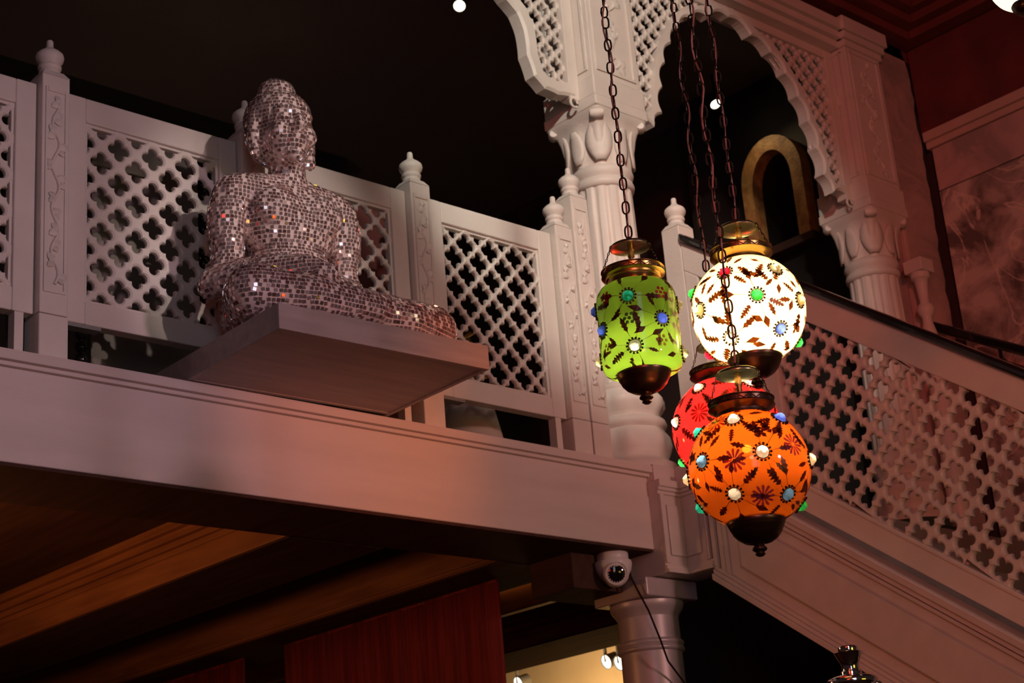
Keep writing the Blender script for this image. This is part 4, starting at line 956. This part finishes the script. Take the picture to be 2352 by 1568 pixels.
# lantern cut by the upper right corner
cu = Vector((4.163, 2.106, 3.808)); tu = thing('corner_lantern', 'glowing cream glass lantern cut by the top right corner', 'lantern', cu-Vector((0, 0, 0.13)), world=False)
obj('glass_globe', MB().lathe([(0.107*math.cos(a), 0.13+0.107*math.sin(a)) for a in [-1.2+2.3*i/20 for i in range(21)]], 40, rf=lambda r, z, a: r*(1+0.02*math.cos(8*a))), M['white_globe'], tu, smooth=True)
obj('bottom_cap', MB().lathe([(0.05, 0.036), (0.048, 0.028), (0.036, 0.014), (0.014, 0.006), (0.012, -0.004), (0.006, -0.012)], 32), M['bronze'], tu, smooth=True)
obj('collar', MB().lathe([(0.045, 0.226), (0.05, 0.25), (0.06, 0.27)], 32), M['bronze'], tu, smooth=True)
obj('chain', MB().tube([(0, 0, 0.25), (0, 0, ZC-cu.z+0.13)], 0.004, 8), M['iron'], tu)

# ================================================================== CEILING SPOTS
def ceil_spot(label, loc, direction, zc, power, angle):
    t = thing('ceiling_spotlight', label, 'spotlight', (loc[0], loc[1], loc[2]), world=False); d = Vector(direction).normalized()
    q = d.to_track_quat('Z', 'Y'); Rm = q.to_matrix()
    def tf(mb): mb.v = [tuple(Rm @ Vector(p)) for p in mb.v]; return mb
    obj('spot_body', tf(MB().lathe([(0.02, -0.09), (0.032, -0.08), (0.036, 0.0), (0.034, 0.0), (0.030, -0.02)], 24)), M['black_gloss'], t, smooth=True, angle=40)
    obj('lamp_face', tf(MB().lathe([(0.031, -0.004), (0.022, 0.008), (0.008, 0.013)], 24)), M['bulb'], t, smooth=True)
    obj('stem', MB().tube([(0, 0, 0.0), tuple(Vector((0, 0, zc-loc[2])))], 0.008, 8), M['black_gloss'], t)
    s = spot('spot_beam', (0, 0, 0), d, angle, power, (1.0, 0.72, 0.38), 0.6, 0.03); s.parent = t; s.location = d*0.03; s.rotation_euler = d.to_track_quat('-Z', 'Y').to_euler()
    return t
ceil_spot('small lit ceiling spotlight at the top edge above the balcony', (5.52, 5.99, 6.09), (-0.55, -0.45, -0.8), 6.15, 3, 60)
ceil_spot('small lit spotlight behind the hanging chains near the niche', (7.36, 5.80, 5.95), (-0.05, -0.30, -0.50), 6.15, 3.0, 120)

# ================================================================== UNDER THE BALCONY
# dome camera
dc = thing('dome_camera', 'white dome security camera under the end of the beam', 'camera', (4.93, 4.70, 2.62), world=False)
obj('mount', MB().lathe([(0.060, 0.125), (0.064, 0.118), (0.064, 0.095), (0.058, 0.085)], 40), M['white_plastic'], dc, smooth=True, angle=40)
obj('housing', MB().lathe([(0.074, 0.088), (0.076, 0.075), (0.070, 0.050), (0.055, 0.025), (0.030, 0.010)], 40), M['white_plastic'], dc, smooth=True, angle=40)
dv = (CAM-Vector((4.93, 4.70, 2.65))).normalized(); dv = (dv+Vector((0.12, -0.1, -0.05))).normalized(); Rm = dv.to_track_quat('Z', 'Y').to_matrix()
def cm(mb): mb.v = [tuple(Rm @ Vector(p)+Vector((0, 0, 0.045))) for p in mb.v]; return mb
ey = obj('eyeball', cm(MB().lathe([(0.055, 0.0), (0.056, 0.03), (0.050, 0.062), (0.044, 0.068), (0.040, 0.064)], 40)), M['white_plastic'], dc, smooth=True, angle=40)
obj('lens', cm(MB().lathe([(0.041, 0.062), (0.030, 0.066), (0.018, 0.070), (0.006, 0.071)], 32)), M['lens_black'], ey, smooth=True)
q = MB()
for k in range(20): a = 2*PI*k/20; q.ball((0.034*math.cos(a), 0.034*math.sin(a), 0.066), 0.0032, 6, 4)
obj('infrared_diodes', cm(q), M['silver'], ey, smooth=True)
cbl = obj('camera_cable', MB().tube([(4.975, 4.66, 2.66), (4.985, 4.64, 2.60), (5.0, 4.60, 2.50), (5.03, 4.58, 2.38), (5.06, 4.58, 2.30), (5.14, 4.58, 2.22), (5.22, 4.60, 2.12), (5.25, 4.62, 1.6)], 0.004, 6), M['iron'], smooth=True)
tag(cbl, 'thin dark cable hanging from the dome camera down the silver column', 'cable')
# lower column
lc = thing('lower_column', 'smooth silver grey column with ring mouldings under the corner pilaster', 'column', (5.16, 4.755, 0), world=False)
obj('shaft', MB().lathe([(0.15, 0), (0.135, 0.05), (0.132, 0.5), (0.124, 2.52)], 56), M['silver'], lc, smooth=True, angle=50)
obj('ring', MB().lathe([(0.125, 2.36), (0.134, 2.365), (0.137, 2.372), (0.134, 2.38), (0.129, 2.385), (0.134, 2.39), (0.136, 2.398), (0.133, 2.405), (0.125, 2.41)], 56), M['silver'], lc, smooth=True, angle=60)
obj('capital', MB().lathe([(0.124, 2.50), (0.13, 2.515), (0.142, 2.53), (0.150, 2.545), (0.150, 2.56), (0.140, 2.565)], 56), M['silver'], lc, smooth=True, angle=40)
obj('abacus', MB().box(-0.15, 0.15, -0.15, 0.15, 2.565, 2.64), M['silver'], lc, bevel=0.006)
cb = obj('corner_block', MB().box(4.74, 5.30, 4.74, 4.985, 2.60, 2.745), M['wood_dark'], bevel=0.004); tag(cb, 'dark timber block behind the dome camera', kind='structure')
# curtains
def curtain(y0, y1, label, x=4.78, seed=1):
    rg = random.Random(seed); n = int((y1-y0)/0.012); q = MB(); rows = 14; V = []
    for j in range(rows+1):
        z = 2.735-(2.735-0.05)*j/rows
        for i in range(n+1):
            y = y0+(y1-y0)*i/n; V.append((x+0.009*math.sin(y*58+1.6*math.sin(y*9))*(0.3+0.7*j/rows)+0.008*math.sin(y*23+seed), y, z))
    q.add(V, [(j*(n+1)+i, j*(n+1)+i+1, (j+1)*(n+1)+i+1, (j+1)*(n+1)+i) for j in range(rows) for i in range(n)])
    t = thing('curtain', label, 'curtain', (x, (y0+y1)/2, 0.05))
    o = obj('cloth', q, M['curtain'], t, smooth=True, angle=180); s_ = o.modifiers.new('thick', 'SOLIDIFY'); s_.thickness = 0.004
    obj('heading_tape', MB().box(x-0.006, x+0.006, y0, y1, 2.725, 2.737), M['curtain'], t)
    return t
curtain(5.23, 6.75, 'wide dark red sheer curtain hanging below the balcony ceiling', seed=1)
curtain(7.10, 8.2, 'farther dark red curtain at the bottom edge, left of the wide one', seed=2)
sl_ = obj('cove_light', MB().box(5.52, 5.55, 5.3, 6.1, 2.93, 2.945), M['amber_slit']); tag(sl_, 'thin amber strip light above the right edge of the wide curtain', 'strip light')
# track lights on the lit wall
def track(label, loc):
    t = thing('track_spotlight', label, 'spotlight', loc, world=False); d = Vector((-0.95, 0.12, -0.35)).normalized(); Rm = d.to_track_quat('Z', 'Y').to_matrix()
    def tf(mb): mb.v = [tuple(Rm @ Vector(p)) for p in mb.v]; return mb
    obj('spot_body', tf(MB().lathe([(0.02, -0.09), (0.036, -0.08), (0.040, -0.02), (0.045, 0.0), (0.040, 0.0), (0.036, -0.01)], 28)), M['gray_metal'], t, smooth=True, angle=40)
    obj('lamp_face', tf(MB().lathe([(0.038, -0.006), (0.02, 0.0), (0.004, 0.002)], 28)), M['spot_face'], t, smooth=True)
    obj('stem', MB().tube([(0, 0, 0), (0, 0, 2.95-loc[2])], 0.01, 8), M['gray_metal'], t)
track('round track spotlight shining nearest the silver column at the bottom', (7.1, 6.80, 2.775))
track('track spotlight just left of the one nearest the silver column', (7.1, 6.90, 2.80))
track('track spotlight just showing at the bottom edge beside the wide curtain', (7.1, 7.65, 2.80))
spot('assumed_room_light', (6.75, 7.0, 2.4), (7.4, 7.3, 2.5), 140, 34, (1.0, 0.66, 0.32), 0.4, 0.1)  # unseen spot assumed from the bright warm wall under the balcony
point('assumed_coffer_light', (2.0, 6.0, 2.30), 30, (1.0, 0.38, 0.11), 0.15)  # unseen point light, assumed from the orange faces of the ceiling beams
point('balcony_ceiling_fill', (4.6, 7.2, 4.6), 3.2, (1.0, 0.80, 0.62), 0.15)  # unseen point light added to lift the dark upper ceiling
# chrome urn top on a stand
ur = thing('chrome_urn', 'polished chrome urn top rising at the bottom right', 'urn', (3.478, 2.556, 0), world=False)
obj('pedestal', MB().lathe([(0.14, 0), (0.14, 0.04), (0.03, 0.10), (0.025, 1.05), (0.09, 1.12), (0.10, 1.15)], 32), M['chrome'], ur, smooth=True, angle=40)
obj('urn_body', MB().lathe([(0.05, 1.15), (0.10, 1.25), (0.115, 1.40), (0.09, 1.58), (0.058, 1.70), (0.050, 1.78), (0.052, 1.80), (0.060, 1.808), (0.063, 1.818), (0.060, 1.826), (0.045, 1.832), (0.024, 1.836)], 48), M['chrome'], ur, smooth=True, angle=60)
obj('urn_neck', MB().lathe([(0.026, 1.832), (0.026, 1.842), (0.021, 1.846), (0.021, 1.858), (0.025, 1.868), (0.034, 1.886), (0.036, 1.889), (0.030, 1.886), (0.012, 1.86)], 36), M['chrome'], ur, smooth=True, angle=50)
obj('urn_stopper', MB().lathe([(0.022, 1.885), (0.024, 1.889), (0.024, 1.902), (0.021, 1.905)], 28), M['chrome'], ur, smooth=True, angle=40)
q = MB()
for k in range(3): a = 1.0+2*PI*k/3; q.ball((0.063*math.cos(a), 0.063*math.sin(a), 1.806), 0.008, 8, 6)
obj('urn_studs', q, M['chrome'], ur, smooth=True)

# ================================================================== ON THE BALCONY BEHIND THE LATTICE
FZ = 3.05
def screen(label, x0_, x1_, y, board, h=1.12, beads=True):
    t = thing('folding_screen', label, 'screen', ((x0_+x1_)/2, y, FZ))
    obj('board', MB().box(x0_+0.03, x1_-0.03, y-0.012, y+0.012, FZ+0.12, FZ+h), board, t)
    for x in (x0_, x1_):
        q = MB().tube([(x, y, FZ), (x, y, FZ+h+0.02)], 0.010, 8); z = FZ+0.2
        while z < FZ+h: q.ball((x, y, z), 0.022, 10, 6); z += 0.045
        obj('beaded_post', q, M['black_gloss'], t, smooth=True)
    return t
screen('dull grey screen with black beaded posts behind the lattice left of the statue', 2.70, 3.19, 4.93, M['gray_board'])
screen('maroon screen with black beaded posts behind the lattice right of the statue', 3.80, 4.24, 5.02, M['maroon'])
tb = thing('side_table', 'low black table behind the far left post', 'table', (2.2, 5.1, FZ))
obj('table_top', MB().box(1.75, 2.52, 4.92, 5.35, FZ+0.42, FZ+0.45), M['black_gloss'], tb)
for (x, y) in ((1.8, 4.96), (2.47, 4.96), (1.8, 5.3), (2.47, 5.3)): obj('leg', MB().box(x-0.02, x+0.02, y-0.02, y+0.02, FZ, FZ+0.42), M['gray_metal'], tb)
ls = thing('floor_lamp', 'cream lampshade showing in the gap below the lattice panel', 'lamp', (4.50, 5.02, FZ))
obj('lamp_shade', MB().lathe([(0.15, 0.13), (0.10, 0.36), (0.098, 0.36), (0.147, 0.13)], 32, c=(4.50, 5.02, FZ), cap=False), M['lampshade'], ls, smooth=True)
obj('lamp_base', MB().lathe([(0.08, 0), (0.08, 0.015), (0.015, 0.03), (0.015, 0.30)], 24, c=(4.50, 5.02, FZ)), M['bronze'], ls, smooth=True, angle=40)
lb = obj('leaning_board', MB().hexa([(4.64, 4.86, FZ), (4.96, 4.86, FZ), (4.96, 4.89, FZ), (4.64, 4.89, FZ), (4.86, 4.90, FZ+0.20), (4.99, 4.90, FZ+0.27), (4.99, 4.93, FZ+0.27), (4.86, 4.93, FZ+0.20)]), M['gray_metal']); tag(lb, 'grey slanted board in the gap beside the paired posts', 'board')
oc = thing('orange_cushion', 'orange cushion behind the gap below the lattice near the paired posts', 'cushion', (4.78, 5.12, FZ))
obj('cushion_body', MB().ball((4.78, 5.12, FZ+0.115), 0.12, 20, 12, (1, 0.9, 0.95)), M['orange_cloth'], oc, smooth=True)
obj('cushion_piping', MB().tube([(4.78+0.121*math.cos(a), 5.12+0.109*math.sin(a), FZ+0.115) for a in [2*PI*k/24 for k in range(24)]], 0.005, 6, closed=True), M['orange_cloth'], oc, smooth=True)
bk = thing('wicker_planter', 'brown wicker planter with leaves behind the lattice beside the column', 'planter', (4.72, 5.45, FZ))
obj('basket', MB().lathe([(0.10, 0.0), (0.14, 0.25), (0.16, 0.45), (0.165, 0.47), (0.15, 0.46)], 32, c=(4.72, 5.45, FZ), rf=lambda r, z, a: r*(1+0.015*math.cos(24*a))), M['gold_stone'], bk, smooth=True)
rg = random.Random(5); q = MB()
for k in range(90):
    a = rg.uniform(0, 6.28); e = rg.uniform(0.2, 1.5); r = rg.uniform(0.12, 0.27); c = Vector((4.72+r*math.cos(a)*math.cos(e), 5.45+r*math.sin(a)*math.cos(e), FZ+0.5+r*math.sin(e)*1.3)); d = Vector((rg.uniform(-1, 1), rg.uniform(-1, 1), rg.uniform(-0.4, 1))).normalized(); s_ = d.cross(Vector((0.3, 0.5, 0.8))).normalized()*0.022
    q.add([c, c+d*0.04+s_, c+d*0.085, c+d*0.04-s_, c+d*0.04+Vector((0, 0, 0.008))], [(0, 1, 4), (1, 2, 4), (2, 3, 4), (3, 0, 4)])
o = obj('leaves', q, M['gold_stone'], bk); o['kind'] = 'stuff'

for o in bpy.data.objects:
    if '_w' in o: del o['_w']
